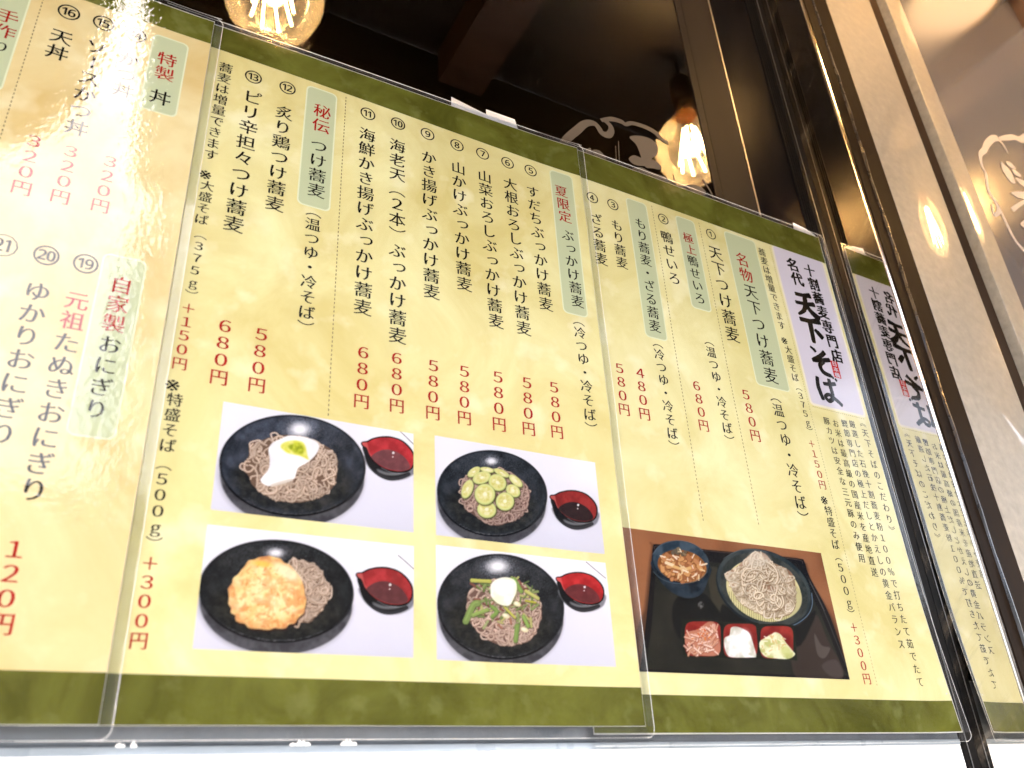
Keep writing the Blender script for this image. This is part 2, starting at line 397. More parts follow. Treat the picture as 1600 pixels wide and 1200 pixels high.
# ------------------------------------------------------------------ printed food pictures (flat print, painted here in numpy)
AXn, AUn, AYn = (np.array(a) for a in (AX, AU, AY))
def image_xy(x, v):
    """image pixel coordinates, projected through the camera, of a place on the sheets (x, v in mm)"""
    d = x[..., None]*AXn + v[..., None]*AUn + AYn*CAM_D*1000
    return 800 + 1309*d[..., 0]/d[..., 2], 600 + 1309*d[..., 1]/d[..., 2]
class Art:
    """small painter; shapes are given in pixels of an enlarged image crop, the raster is K times coarser"""
    def __init__(s, x0, y0, w, h, f, K=2.4, bgcol=(225,225,240), seed=1):
        s.x0, s.y0, s.f, s.K = x0, y0, f, K
        s.W, s.H = int(w*f/K), int(h*f/K)
        s.rs = np.random.RandomState(seed)
        s.a = np.ones((s.H, s.W, 3))*np.array(bgcol, float)
        s.yy, s.xx = np.mgrid[0:s.H, 0:s.W]
        s.xx = (s.xx + .5)*K; s.yy = (s.yy + .5)*K
    def noise(s, scale, seed=0, oct=3):
        out = np.zeros((s.H, s.W)); amp = 1; tot = 0
        for o in range(oct):
            sc = max(scale/(2**o)/s.K, 1.01); gh, gw = int(s.H/sc)+3, int(s.W/sc)+3
            g = np.random.RandomState(seed*17+o+3).rand(gh, gw)
            y = np.arange(s.H)/sc; x = np.arange(s.W)/sc
            yi = y.astype(int); xi = x.astype(int); fy = (y-yi)[:, None]; fx = (x-xi)[None]
            fy = fy*fy*(3-2*fy); fx = fx*fx*(3-2*fx)
            v = (g[yi][:, xi]*(1-fx) + g[yi][:, xi+1]*fx)*(1-fy) + (g[yi+1][:, xi]*(1-fx) + g[yi+1][:, xi+1]*fx)*fy
            out += v*amp; tot += amp; amp *= .55
        return out/tot
    def ell(s, cx, cy, rx, ry, rot=0, soft=3, p=2.0):
        c, n = math.cos(math.radians(rot)), math.sin(math.radians(rot))
        dx, dy = s.xx-cx, s.yy-cy
        u, v = (dx*c+dy*n)/rx, (-dx*n+dy*c)/ry
        r = (np.abs(u)**p + np.abs(v)**p)**(1/p)
        return np.clip((1-r)*min(rx, ry)/soft + .5, 0, 1)
    def poly(s, pts, soft=3, smooth=True):
        pts = np.array(pts, float)
        if smooth:
            out = []
            n = len(pts)
            for i in range(n):
                p0, p1, p2, p3 = pts[i-1], pts[i], pts[(i+1) % n], pts[(i+2) % n]
                for t in np.arange(0, 1, .25):
                    out.append(.5*((2*p1)+(-p0+p2)*t+(2*p0-5*p1+4*p2-p3)*t*t+(-p0+3*p1-3*p2+p3)*t**3))
            pts = np.array(out)
        m = np.zeros((s.H, s.W))
        x0, y0 = pts.min(0)-soft-3; x1, y1 = pts.max(0)+soft+3
        i0, i1 = max(0, int(y0/s.K)), min(s.H, int(y1/s.K)+1); j0, j1 = max(0, int(x0/s.K)), min(s.W, int(x1/s.K)+1)
        if i0 >= i1 or j0 >= j1: return m
        X, Y = s.xx[i0:i1, j0:j1], s.yy[i0:i1, j0:j1]
        ins = np.zeros(X.shape, bool); d = np.full(X.shape, 1e9)
        n = len(pts)
        for i in range(n):
            (ax, ay), (bx, by) = pts[i], pts[(i+1) % n]
            with np.errstate(divide='ignore', invalid='ignore'):
                c = ((ay > Y) != (by > Y)) & (X < (bx-ax)*(Y-ay)/(by-ay+1e-12)+ax)
            ins ^= c
            L = (bx-ax)**2+(by-ay)**2+1e-9
            t = np.clip(((X-ax)*(bx-ax)+(Y-ay)*(by-ay))/L, 0, 1)
            d = np.minimum(d, (X-ax-t*(bx-ax))**2+(Y-ay-t*(by-ay))**2)
        d = np.sqrt(d)*np.where(ins, 1, -1)
        m[i0:i1, j0:j1] = np.clip(d/soft+.5, 0, 1)
        return m
    def stroke(s, pts, w, col, al=1., soft=2.5):
        pts = np.array(pts, float); h = w/2
        if 3 <= len(pts) <= 8:
            q = np.vstack([pts[:1], pts, pts[-1:]]); out = []
            for i in range(1, len(q)-2):
                p0, p1, p2, p3 = q[i-1], q[i], q[i+1], q[i+2]
                for t in np.arange(0, 1, .2): out.append(.5*((2*p1)+(-p0+p2)*t+(2*p0-5*p1+4*p2-p3)*t*t+(-p0+3*p1-3*p2+p3)*t**3))
            pts = np.array(out+[pts[-1]])
        x0, y0 = pts.min(0)-h-soft; x1, y1 = pts.max(0)+h+soft
        i0, i1 = max(0, int(y0/s.K)), min(s.H, int(y1/s.K)+2); j0, j1 = max(0, int(x0/s.K)), min(s.W, int(x1/s.K)+2)
        if i0 >= i1 or j0 >= j1: return
        X, Y = s.xx[i0:i1, j0:j1], s.yy[i0:i1, j0:j1]; d = np.full(X.shape, 1e9)
        for (ax, ay), (bx, by) in zip(pts[:-1], pts[1:]):
            L = (bx-ax)**2+(by-ay)**2+1e-9
            t = np.clip(((X-ax)*(bx-ax)+(Y-ay)*(by-ay))/L, 0, 1)
            d = np.minimum(d, (X-ax-t*(bx-ax))**2+(Y-ay-t*(by-ay))**2)
        m = (np.clip((h-np.sqrt(d))/soft+.5, 0, 1)*al)[..., None]
        s.a[i0:i1, j0:j1] = s.a[i0:i1, j0:j1]*(1-m)+np.array(col, float)*m
    def put(s, m, col, al=1.):
        m = (m*al)[..., None]; col = np.array(col, float)
        s.a = s.a*(1-m)+col*m
    def tex(s, m, c1, c2, scale, seed=0, al=1., lo=.3, hi=.7, oct=3):
        t = np.clip((s.noise(scale, seed, oct)-lo)/(hi-lo), 0, 1)[..., None]
        s.put(m, np.array(c1, float)*(1-t)+np.array(c2, float)*t, al)
    def noodles(s, region, n, w, base, dark, light, step=16, npt=12, hold=None, curl=.35, flow=None):
        """heaped strands, later ones on top, each with a dark under-edge and a light back"""
        rs = s.rs; H, W = region.shape
        ys, xs = np.nonzero(region > .5)
        ins = lambda x, y: 0 <= int(y/s.K) < H and 0 <= int(x/s.K) < W and region[int(y/s.K), int(x/s.K)] > .5
        cx, cy = xs.mean()*s.K, ys.mean()*s.K
        for k in range(n):
            i = rs.randint(len(xs)); x, y = xs[i]*s.K, ys[i]*s.K
            a = rs.rand()*6.283 if flow is None else flow(x, y)+rs.randn()*.3
            da = rs.randn()*curl*.5; pts = [(x, y)]
            for j in range(npt):
                da += rs.randn()*curl*.4; da = max(-.75, min(.75, da)); a += da
                nx, ny = x+math.cos(a)*step, y+math.sin(a)*step
                if not ins(nx, ny):
                    b = math.atan2(cy-y, cx-x); dd = (b-a+math.pi) % (2*math.pi)-math.pi
                    a += max(-1.1, min(1.1, dd)); da = math.copysign(.25, dd)
                    nx, ny = x+math.cos(a)*step, y+math.sin(a)*step
                x, y = nx, ny; pts.append((x, y))
            sh = rs.uniform(.86, 1.1)
            s.stroke(np.array(pts)+[1.5, 3], w+4, dark, .6, 4)
            s.stroke(pts, w, np.array(base)*sh)
            s.stroke(np.array(pts)-[w*.12, w*.2], w*.38, np.minimum(np.array(light)*sh, 255), .8, 3)
    def dish(s, cx, cy, rx, ry, rot, base_pts, glare, tone=(52,56,64), speck=True):
        bm_ = s.ell(cx+base_pts[0], cy+base_pts[1], rx*.985, ry*1.0, rot, 10)
        s.put(s.ell(cx+base_pts[0]-8, cy+base_pts[1]+6, rx*1.0, ry*1.02, rot, 40), (150,150,162), .5)
        s.tex(bm_, (64,64,70), (92,92,98), 60, 5)
        s.put(s.ell(cx, cy, rx, ry, rot, 4), (16,17,20))
        s.tex(s.ell(cx, cy-3, rx*.975, ry*.965, rot, 10), np.array(tone)*.62, np.array(tone)*1.25, 90, 7, 1, .25, .75, 4)
        s.tex(s.ell(cx, cy+ry*.30, rx*.80, ry*.62, rot, 60), (26,26,24), (56,54,46), 40, 9, .7)
        if speck:
            sp = (s.rs.rand(s.H, s.W) > .86)*s.ell(cx, cy-ry*.55, rx*.9, ry*.5, rot, ry*.4)
            sp = sp*s.ell(cx, cy-3, rx*.96, ry*.95, rot, 4)
            s.put(sp, (150,155,168), .36)
            sp = (s.rs.rand(s.H, s.W) > .93)*s.ell(cx, cy, rx*.97, ry*.97, rot, 10)
            s.put(sp, (110,112,120), .35)
        gx, gy, gw, gh = glare
        g = s.ell(gx, gy, gw*1.9, gh*1.9, 0, gh*1.5)
        s.put(g*(s.rs.rand(s.H, s.W) > .45)*s.ell(cx, cy, rx*.97, ry*.97, rot, 8), (215,218,235), .55)
        s.put(s.ell(gx, gy, gw, gh, 0, gh), (250,250,255), .95)
        # wet light along the front lip
        for k in range(60):
            t = math.radians(35+110*k/59); c, n = math.cos(math.radians(rot)), math.sin(math.radians(rot))
            u, v = rx*.955*math.cos(t), ry*.955*math.sin(t)
            x, y = cx+u*c-v*n, cy+u*n+v*c
            s.stroke([(x-7, y+s.rs.randn()*2), (x+7, y+s.rs.randn()*2)], s.rs.uniform(2, 6), (150,152,160), s.rs.uniform(.2, .9)*math.sin(math.pi*k/59)**1.2)
        # lighter rim line
        pts = []
        for k in range(49):
            t = math.radians(150+k*5.2); u, v = rx*.985*math.cos(t), ry*.985*math.sin(t); c, n = math.cos(math.radians(rot)), math.sin(math.radians(rot))
            pts.append((cx+u*c-v*n, cy+u*n+v*c))
        s.stroke(pts, 3, (92,96,104), .7)
    def boat(s, ox, oy, k, red=(160,40,44), soup=(112,58,62)):
        """black sauce bowl with a red inside and a spout at its left"""
        T = lambda P: [(ox+x*k, oy+y*k) for x, y in P]
        s.put(s.poly(T([(25,110),(45,190),(110,255),(190,295),(280,300),(360,275),(405,230),(400,150),(200,150)]), 14), (120,120,130), .85)
        s.put(s.poly(T([(15,45),(25,120),(55,200),(120,265),(200,300),(270,298),(330,280),(370,250),(300,200),(150,150)]), 6), (52,52,56))
        s.put(s.poly(T([(12,40),(22,100),(50,180),(120,245),(220,275),(310,262),(375,222),(398,180),(395,120),(300,60),(100,20)]), 4), (22,22,24))
        s.put(s.poly(T([(120,215),(200,240),(290,235),(350,205),(330,240),(270,262),(190,262),(130,240)]), 16), (150,152,158), .75)
        rim = T([(-4,22),(8,6),(40,2),(80,-18),(140,-32),(220,-32),(300,-8),(360,40),(398,100),(402,160),(385,210),(350,235),(290,245),(210,235),(140,205),(85,160),(50,110),(30,60),(8,46)])
        s.put(s.poly(rim, 3), (24,18,20))
        inn = T([(4,20),(14,13),(45,11),(85,-8),(140,-22),(218,-22),(294,0),(350,46),(386,102),(392,156),(376,202),(345,222),(288,232),(214,222),(148,194),(95,150),(60,104),(40,56),(14,38)])
        mi = s.poly(inn, 3)
        s.tex(mi, red, np.minimum(np.array(red)*1.18+8, 255), 70, 3)
        s.put(mi*s.poly(T([(0,18),(40,8),(60,90),(110,160),(60,120),(30,60)]), 10), (235,130,120), .55)
        sp = T([(75,118),(130,78),(200,66),(270,86),(330,130),(366,190),(350,218),(290,228),(216,218),(150,190),(100,152)])
        s.tex(s.poly(sp, 5)*mi, soup, np.array(soup)*1.15, 40, 4)
        s.put(s.ell(ox+240*k, oy+92*k, 9*k, 9*k), (255,250,250)); s.put(s.ell(ox+236*k, oy+122*k, 5*k, 5*k), (255,240,240))
        s.stroke(T([(150,205),(215,238),(290,248),(350,238),(388,210)]), 4*k, (190,192,198), .6)
        s.stroke(T([(100,-22),(150,-34),(215,-34),(260,-22)]), 3*k, (140,120,122), .6)
    def blobs(s, n, region, sz, cols, dark=None, ecc=.6):
        ys, xs = np.nonzero(region > .5)
        for k in range(n):
            i = s.rs.randint(len(xs)); x, y = xs[i]*s.K, ys[i]*s.K; r = sz*s.rs.uniform(.6, 1.3); a = s.rs.rand()*180
            c, q = math.cos(math.radians(a))*r*ecc, math.sin(math.radians(a))*r*ecc
            if dark is not None: s.stroke([(x-c+1, y-q+3), (x+c+1, y+q+3)], r+3, dark, .6)
            s.stroke([(x-c, y-q), (x+c, y+q)], r, cols[s.rs.randint(len(cols))])

def backdrop(s, top=(240,240,249), low=(216,217,232)):
    g = np.clip(s.yy/(s.H*s.K), 0, 1)[..., None]
    s.a = np.array(top)*(1-g**2)+np.array(low)*g**2
    s.put(s.ell(s.W*s.K*.92, s.H*s.K*.2, 260, 260, 0, 200), (250,250,255), .6)
SOBA = ((196,174,154), (112,88,72), (230,212,196))
def art_tororo():
    s = Art(320, 630, 330, 220, 4.848, seed=3); backdrop(s)
    s.dish(650, 490, 553, 384, 3, (-2,78), (705,215,70,48), (58,64,76))
    reg = s.poly([(265,500),(320,420),(330,330),(420,300),(520,265),(700,262),(860,320),(970,400),(985,560),(930,680),(760,760),(620,765),(470,730),(350,640),(320,570)])
    s.put(reg, (120,96,80))
    for lp in ([(340,370),(330,320),(400,300),(425,330)], [(500,290),(490,250),(530,245),(560,285)], [(290,530),(255,505),(270,475),(310,490)], [(860,690),(920,700),(925,660)], [(940,420),(975,410),(970,460)]):
        s.stroke(lp, 15, SOBA[1], .7); s.stroke(lp, 10, SOBA[2])
    s.noodles(reg, 190, 12, *SOBA)
    cream = s.poly([(560,290),(640,262),(780,285),(850,330),(830,400),(770,460),(690,510),(660,590),(560,630),(470,645),(410,600),(470,520),(480,440),(470,370),(500,320)], 8)
    s.put(cream, (246,246,250)); s.tex(cream, (232,234,240), (255,255,255), 120, 8, .8)
    s.put(s.poly([(480,640),(560,610),(650,590),(600,640),(540,650)], 12), (205,190,170), .6)
    aon = s.poly([(560,345),(600,310),(680,300),(740,325),(765,420),(770,445),(700,415),(610,395)], 14)
    s.tex(aon, (220,220,84), (238,236,140), 40, 2); s.tex(s.poly([(620,340),(700,320),(735,360),(720,400),(650,380)], 16), (150,165,40), (215,222,70), 22, 6, .9)
    s.boat(1172, 300, 1.0, (168,44,50), (116,66,70))
    s.stroke([(1460,225),(1500,262),(1570,330)], 4, (40,40,44))
    return s
def art_fritter():
    s = Art(290, 820, 360, 220, 4.444, seed=5); backdrop(s)
    s.dish(616, 474, 536, 356, 3, (-2,80), (612,208,48,26), (34,36,38))
    reg = s.poly([(700,270),(790,258),(900,300),(960,400),(990,430),(960,560),(900,640),(820,690),(760,650),(720,450)])
    s.put(reg, (112,90,74))
    s.stroke([(960,450),(995,440),(995,510),(965,535)], 14, SOBA[1], .7); s.stroke([(960,450),(995,440),(995,510),(965,535)], 10, SOBA[2])
    s.noodles(reg, 120, 11, *SOBA)
    s.stroke([(745,715),(765,720),(775,695)], 14, SOBA[0])
    rs = s.rs; pts = []
    for k in range(46):
        t = 2*math.pi*k/46; r = 1+rs.randn()*.022
        pts.append((552+268*r*math.cos(t)*1.0, 505+252*r*math.sin(t)+22*math.cos(t*2)))
    m = s.poly(pts, 5)
    s.put(s.poly([(x+4, y+14) for x, y in pts], 14), (60,30,20), .8)
    s.tex(m, (252,228,164), (254,242,202), 60, 11)
    s.tex(m, (240,180,104), (252,232,170), 55, 21, .42, .38, .55, 4)
    t = np.clip((s.noise(50, 31, 4)-.52)/.1, 0, 1)*m*(1-s.ell(560, 430, 200, 160, 0, 150)*.4)
    s.put(t, (205,120,60), .5)
    rim = m*(1-s.ell(548, 490, 235, 212, 0, 60))
    s.tex(rim, (206,122,66), (246,206,132), 34, 14, .6)
    for k in range(150):
        a = rs.rand()*6.28; r = rs.rand()**.5; x, y = 550+240*r*math.cos(a), 500+220*r*math.sin(a)
        q = rs.rand()*3.14; l = rs.uniform(8, 28); c = [(255,246,214), (226,150,78), (252,226,160), (196,110,52)][rs.randint(4)]
        s.stroke([(x, y), (x+l*math.cos(q), y+l*math.sin(q))], rs.uniform(4, 12), c, rs.uniform(.25, .6), 6)
    s.put(s.ell(690, 340, 95, 40, 30, 30), (255,246,216), .75); s.put(s.ell(520, 285, 60, 20, 8, 20), (250,205,90), .8)
    s.boat(1168, 338, .98, (156,46,48), (100,54,56))
    s.stroke([(1460,225),(1510,268),(1570,322)], 4, (40,40,44))
    return s
def art_citrus():
    s = Art(660, 680, 300, 200, 5.333, seed=8); backdrop(s)
    s.dish(560, 500, 460, 358, 6, (-4,72), (555,232,40,26), (46,50,56))
    reg = s.poly([(300,460),(330,370),(430,310),(620,300),(760,350),(860,460),(860,600),(800,690),(700,740),(560,765),(420,690),(320,600)])
    s.put(reg, (112,84,76))
    SB = ((176,148,136), (98,72,64), (206,182,168))
    for lp in ([(340,440),(290,430),(295,385),(345,385)], [(320,510),(285,490),(300,470)], [(600,300),(620,285),(655,300)], [(850,470),(880,480),(855,510)], [(320,590),(285,570),(300,545)], [(830,650),(855,650),(840,610)]):
        s.stroke(lp, 14, SB[1], .7); s.stroke(lp, 9, SB[2])
    s.noodles(reg, 170, 11, *SB)
    def disc(cx, cy, rx, ry, rot):
        s.put(s.ell(cx+3, cy+8, rx+4, ry+4, rot, 8), (70,70,40), .7)
        s.put(s.ell(cx, cy, rx, ry, rot, 3), (176,192,110)); s.put(s.ell(cx-1, cy-2, rx*.94, ry*.94, rot, 4), (222,226,160))
        s.put(s.ell(cx-1, cy-2, rx*.82, ry*.82, rot, 4), (226,226,150))
        m = s.ell(cx-1, cy-2, rx*.72, ry*.72, rot, 6)
        s.tex(m, (214,208,120), (240,236,190), 22, int(cx), .9)
        c, n = math.cos(math.radians(rot)), math.sin(math.radians(rot))
        for k in range(9):
            t = 2*math.pi*k/9+cx; u, v = rx*.68*math.cos(t), ry*.68*math.sin(t)
            s.stroke([(cx, cy), (cx+u*c-v*n, cy+u*n+v*c)], 3, (244,242,210), .6)
        s.put(s.ell(cx, cy-2, rx*.2, ry*.2, rot, 6), (248,246,224), .9)
    for d in ((410,322,62,32,-35), (520,305,60,22,10), (640,330,70,26,25), (355,465,82,44,-68), (475,370,78,50,-18), (605,410,78,66,35), (757,396,70,32,42), (735,478,64,48,35), (515,635,80,70,10), (500,508,86,88,0), (667,567,76,76,20)): disc(*d)
    s.boat(1040, 505, .98, (138,36,34), (44,26,28))
    # this bowl is seen more from above: deepen the soup
    return s
def art_herbs():
    s = Art(660, 860, 300, 200, 5.333, seed=12); backdrop(s)
    s.dish(630, 480, 530, 436, 8, (2,78), (605,145,80,50), (44,46,50))
    reg = s.poly([(350,470),(360,360),(440,290),(560,250),(760,260),(900,340),(965,450),(960,600),(890,740),(740,800),(600,790),(480,720),(400,640),(350,560)])
    s.put(reg, (120,92,82))
    SB = ((196,168,152), (112,84,74), (228,206,190))
    s.stroke([(520,700),(470,705),(480,745),(540,750)], 16, SB[1], .7); s.stroke([(520,700),(470,705),(480,745),(540,750)], 11, SB[2])
    s.stroke([(930,440),(965,450),(960,490)], 10, SB[2])
    s.noodles(reg, 170, 13, *SB)
    top = s.poly([(380,330),(520,240),(780,240),(930,400),(880,620),(760,660),(560,640),(400,600),(370,480)])
    s.blobs(30, top, 16, [(150,96,84), (172,120,100), (128,80,70)], (70,50,40), 1.4)
    s.blobs(64, top, 17, [(120,142,80), (142,160,98), (104,126,68), (170,182,126), (192,190,122)], (60,66,36), 1.7)
    for L_, w, c in (([(340,600),(400,470),(440,450)], 52, (132,156,88)), ([(400,550),(520,505)], 30, (146,170,92)), ([(390,262),(540,270)], 30, (186,186,96)),
                     ([(740,250),(800,350)], 34, (132,164,84)), ([(770,640),(755,760)], 36, (128,156,84)), ([(840,350),(940,410)], 28, (190,190,112)),
                     ([(560,480),(600,520),(560,560)], 30, (128,160,82)), ([(660,480),(750,570)], 20, (190,188,92)), ([(840,430),(920,445)], 18, (180,176,70)), ([(820,560),(860,640)], 30, (140,170,90))):
        s.stroke(np.array(L_)+[3, 6], w+5, (66,72,40), .6, 5); s.stroke(L_, w, c); s.stroke(np.array(L_)-[2, w*.15], w*.3, np.minimum(np.array(c)*1.2, 255), .7, 5)
    for x, y in ((765,455), (675,555), (830,670)): s.put(s.ell(x, y, 34, 20, 20, 5), (238,230,190)); s.put(s.ell(x-5, y-4, 18, 9, 20, 6), (255,252,232))
    g = s.poly([(555,290),(600,250),(680,235),(750,265),(765,340),(735,420),(700,470),(620,460),(560,410),(545,350)], 10)
    s.put(s.poly([(560,310),(600,265),(750,280),(772,350),(745,440),(700,485),(620,472),(560,425)], 14), (110,110,70), .6)
    s.tex(g, (244,246,216), (255,255,244), 46, 5); s.put(s.ell(650, 320, 80, 60, 0, 50), (255,255,255), .9)
    s.boat(1090, 225, .99, (172,36,38), (104,44,46))
    s.stroke([(1340,108),(1400,160),(1500,245)], 4, (40,40,44))
    return s
def art_tray():
    s = Art(970, 820, 360, 250, 4.444, K=2.2, seed=21, bgcol=(150,98,62))
    s.tex(np.ones((s.H, s.W)), (136,86,52), (166,112,74), 240, 2, 1, .3, .7, 2)
    outer = s.poly([(215,160),(260,140),(600,178),(900,205),(1215,238),(1262,262),(1300,370),(1440,640),(1560,1000),(1575,1060),(1540,1090),(100,1060),(120,1000),(170,600),(205,260)], 5)
    s.put(s.poly([(205,172),(260,150),(900,215),(1240,250),(1310,400),(1470,680),(1590,1040),(1570,1110),(90,1080),(150,600)], 24), (70,42,26), .7)
    s.put(outer, (20,17,17))
    s.stroke([(225,175),(265,150),(600,186),(900,213),(1210,246),(1250,272)], 5, (88,72,66), .8)
    inner = s.poly([(240,240),(270,222),(620,262),(1180,300),(1230,330),(1400,680),(1520,1000),(1500,1050),(180,1010),(160,985),(200,700)], 8, True)
    s.tex(inner, (32,32,26), (46,44,36), 200, 4)
    s.put(s.poly([(600,300),(690,330),(700,500),(740,680),(640,600),(600,420)], 10), (66,62,48), .75)
    s.put(s.poly([(1180,760),(1330,620),(1420,800),(1530,1060),(1210,1080)], 12), (66,52,46), .8)
    s.put(s.poly([(1330,760),(1380,840),(1440,860),(1400,930),(1350,900)], 10), (104,94,88), .75); s.put(s.poly([(1380,980),(1480,940),(1530,1050),(1450,1060)], 14), (96,86,84), .5)
    for k in range(70): s.stroke([(150+s.rs.rand()*220, 760+s.rs.rand()*220)]*2, s.rs.uniform(2, 6), (90,92,90), .4)
    s.put(s.poly([(350,560),(420,480),(560,480),(680,620),(700,680),(430,700),(400,800),(350,700)], 14), (12,12,11), .9)
    s.put(s.poly([(690,560),(760,600),(900,680),(1180,720),(1330,600),(1310,700),(1190,860),(940,700),(700,690)], 14), (12,12,11), .9)
    s.stroke([(1290,380),(1380,560),(1550,980)], 9, (58,56,58), .7); s.stroke([(1300,400),(1400,600)], 4, (130,130,134), .5)
    for k in range(26): s.put(s.ell(540+s.rs.randn()*8, 565+s.rs.randn()*14, 5, 7), (120,120,118), .5)
    # soup bowl
    s.tex(s.poly([(206,250),(230,350),(300,440),(370,490),(460,515),(545,488),(590,400),(608,290),(400,250)], 5), (20,30,40), (44,58,72), 50, 8)
    s.put(s.ell(407, 262, 204, 146, 12, 4), (24,32,40)); s.tex(s.ell(407, 258, 197, 139, 12, 5), (44,60,74), (74,92,106), 60, 3)
    s.stroke([(212,210),(260,150),(340,118),(420,116),(500,140),(560,185)], 5, (120,134,146), .6)
    so = s.ell(415, 292, 172, 112, 12, 5)
    s.tex(so, (120,72,34), (176,116,60), 50, 6)
    s.blobs(120, s.ell(410, 300, 150, 92, 12), 24, [(182,122,76), (200,142,92), (162,104,62), (214,162,104)], (92,52,26), .5)
    s.blobs(8, s.ell(400, 200, 60, 20, 8), 22, [(110,98,78), (136,120,92)], (70,44,26), .3)
    s.stroke([(305,268),(350,285)], 22, (240,222,186)); s.stroke([(360,295),(420,312),(470,305)], 20, (226,188,124)); s.blobs(26, so, 9, [(232,206,160), (246,232,206)], None, 1.6)
    s.stroke([(215,330),(270,380),(350,408),(440,412),(530,385),(590,330)], 5, (96,120,136), .6)
    # soba plate
    s.put(s.ell(985, 452, 352, 258, 27, 5), (20,28,36)); s.tex(s.ell(982, 440, 342, 248, 27, 7), (36,48,54), (64,74,76), 80, 12)
    s.put(s.ell(990, 470, 300, 205, 27, 20), (58,58,42), .9)
    s.stroke([(1130,716),(1210,690),(1285,630),(1316,560),(1312,480)], 6, (120,150,180), .8)
    s.stroke([(700,240),(800,186),(920,176),(1010,196)], 5, (110,124,136), .5)
    mat = s.ell(980, 462, 270, 205, 24, 4); s.tex(mat, (208,202,146), (230,222,172), 70, 13)
    keep = s.a.copy()
    for k in range(34):
        x = 740+k*15; s.stroke([(x, 470), (x+8, 720)], 4, (120,116,62), .75)
    s.a = keep*(1-mat[..., None])+s.a*mat[..., None]
    msk = np.clip(1-mat, 0, 1)
    ring = s.ell(982, 450, 320, 232, 27, 6)*msk
    s.tex(ring, (46,52,50), (70,76,72), 60, 15)
    s.put(s.ell(1000, 470, 255, 185, 24, 6)*s.poly([(1180,420),(1240,480),(1240,580),(1180,660),(1150,640)], 8), (206,200,150))
    reg = s.poly([(712,345),(790,300),(870,225),(920,190),(990,205),(1050,270),(1140,310),(1190,370),(1200,500),(1180,600),(1100,640),(1000,640),(900,600),(800,520),(750,420)])
    SB = ((218,202,176), (140,116,90), (246,236,218))
    s.put(reg, (160,118,96))
    fl = lambda x, y: math.atan2(y-200, x-930)
    s.noodles(reg, 150, 10, *SB, flow=fl, curl=.22, npt=14, step=15)
    s.tex(reg*s.ell(950, 420, 330, 260, 0, 60), (120,98,72), (240,228,206), 46, 41, .35, .35, .65, 3)
    s.noodles(s.poly([(830,330),(960,230),(1100,330),(1130,560),(1000,600),(850,480)]), 60, 10, SB[0], (110,86,62), SB[2], curl=.3)
    for x, y in ((1010, 625), (1080, 640), (1160, 580)):
        s.stroke([(x-25, y-20), (x-28, y+18), (x+8, y+26), (x+26, y)], 12, SB[1], .6); s.stroke([(x-25, y-20), (x-28, y+18), (x+8, y+26), (x+26, y)], 8, SB[2])
    s.tex(s.poly([(870,225),(920,190),(990,205),(1030,250),(960,300),(880,290)], 30), (214,206,190), (240,234,220), 30, 4, .5)
    # three red cups
    def cup(x, y, w, h, sk):
        q = lambda g: [(x+g, y+g+8), (x+g+8, y+g), (x+w*.5, y+g-2), (x+w-g-14+sk*.3, y+g+6), (x+w-g+sk*.35, y+20+g), (x+w-g+sk*.7, y+h*.5), (x+w-g+sk, y+h-g-10), (x+w-g-14+sk, y+h-g), (x+w*.5+sk, y+h-g-4), (x+18+g+sk*.8, y+h-g-8), (x+g+sk*.5, y+h-g-30), (x+g+sk*.3, y+h*.5)]
        s.put(s.poly(q(-5), 5), (24,28,18)); s.stroke(q(-3)[5:10], 4, (150,156,140), .5)
        m = s.ell(x+w/2+sk*.55, y+h/2, w/2-9+sk*.1, h/2-7, 0, 4, 5.0); s.put(s.poly(q(-5), 5)*1.0, (24,28,18)); s.tex(m, (140,36,30), (176,58,46), 80, 5); s.put(m*s.ell(x+w/2+sk*.5, y+h*.62, w*.42, h*.36, 0, 30, 4.0), (112,26,24), .75)
        return m
    m = cup(416, 668, 265, 256, 12)
    pile = s.poly([(424,800),(450,750),(520,730),(590,680),(640,690),(668,800),(675,880),(640,915),(540,912),(480,905)])
    s.put(pile*m, (196,130,104)); s.put(s.ell(462, 862, 22, 34, 20, 8), (90,34,28))
    for k in range(80):
        x, y = 440+s.rs.rand()*215, 715+s.rs.rand()*185
        if y < 860-(x-430)*.9+0 and x < 560 and y < 760: continue
        a = s.rs.uniform(-1.5, 1.3); l = s.rs.uniform(26, 56); P_ = [(x-l*math.cos(a)/1.5, y-l*math.sin(a)/1.5), (x+l*math.cos(a)/1.5, y+l*math.sin(a)/1.5)]
        P_ = [(min(max(px, 424), 672), min(max(py, 676), 912)) for px, py in P_]
        s.stroke(np.array(P_)+[1, 4], 15, (150,88,66), .6); s.stroke(P_, 11, [(238,206,188), (226,184,160), (246,222,206), (216,164,134)][s.rs.randint(4)])
    s.blobs(16, s.ell(540, 780, 60, 70), 8, [(214,110,58), (226,132,60)], None)
    m = cup(682, 684, 250, 250, 16)
    m2 = s.poly([(706,790),(740,770),(750,720),(790,712),(840,730),(880,760),(910,850),(925,915),(900,925),(760,925),(720,900),(702,840)], 5)
    s.tex(m2, (206,206,190), (252,252,252), 50, 9, 1, .3, .6); s.put(s.ell(820, 820, 60, 80, 20, 50), (255,255,255), .8)
    m = cup(930, 700, 240, 240, 34)
    m2 = s.poly([(948,820),(985,790),(1030,765),(1060,750),(1100,770),(1130,820),(1180,880),(1195,905),(1150,935),(1060,932),(990,920),(955,880)], 5)
    s.tex(m2, (196,200,128), (244,244,214), 46, 17, 1, .3, .6)
    for k in range(34):
        x, y = s.rs.uniform(965, 1110), s.rs.uniform(765, 900); a = s.rs.uniform(-.8, 1.6); l = s.rs.uniform(14, 34)
        s.stroke([(x, y), (x+l*math.cos(a), y+l*math.sin(a))], 8, [(250,246,224), (236,234,190), (222,190,130)][s.rs.randint(3)], .8)
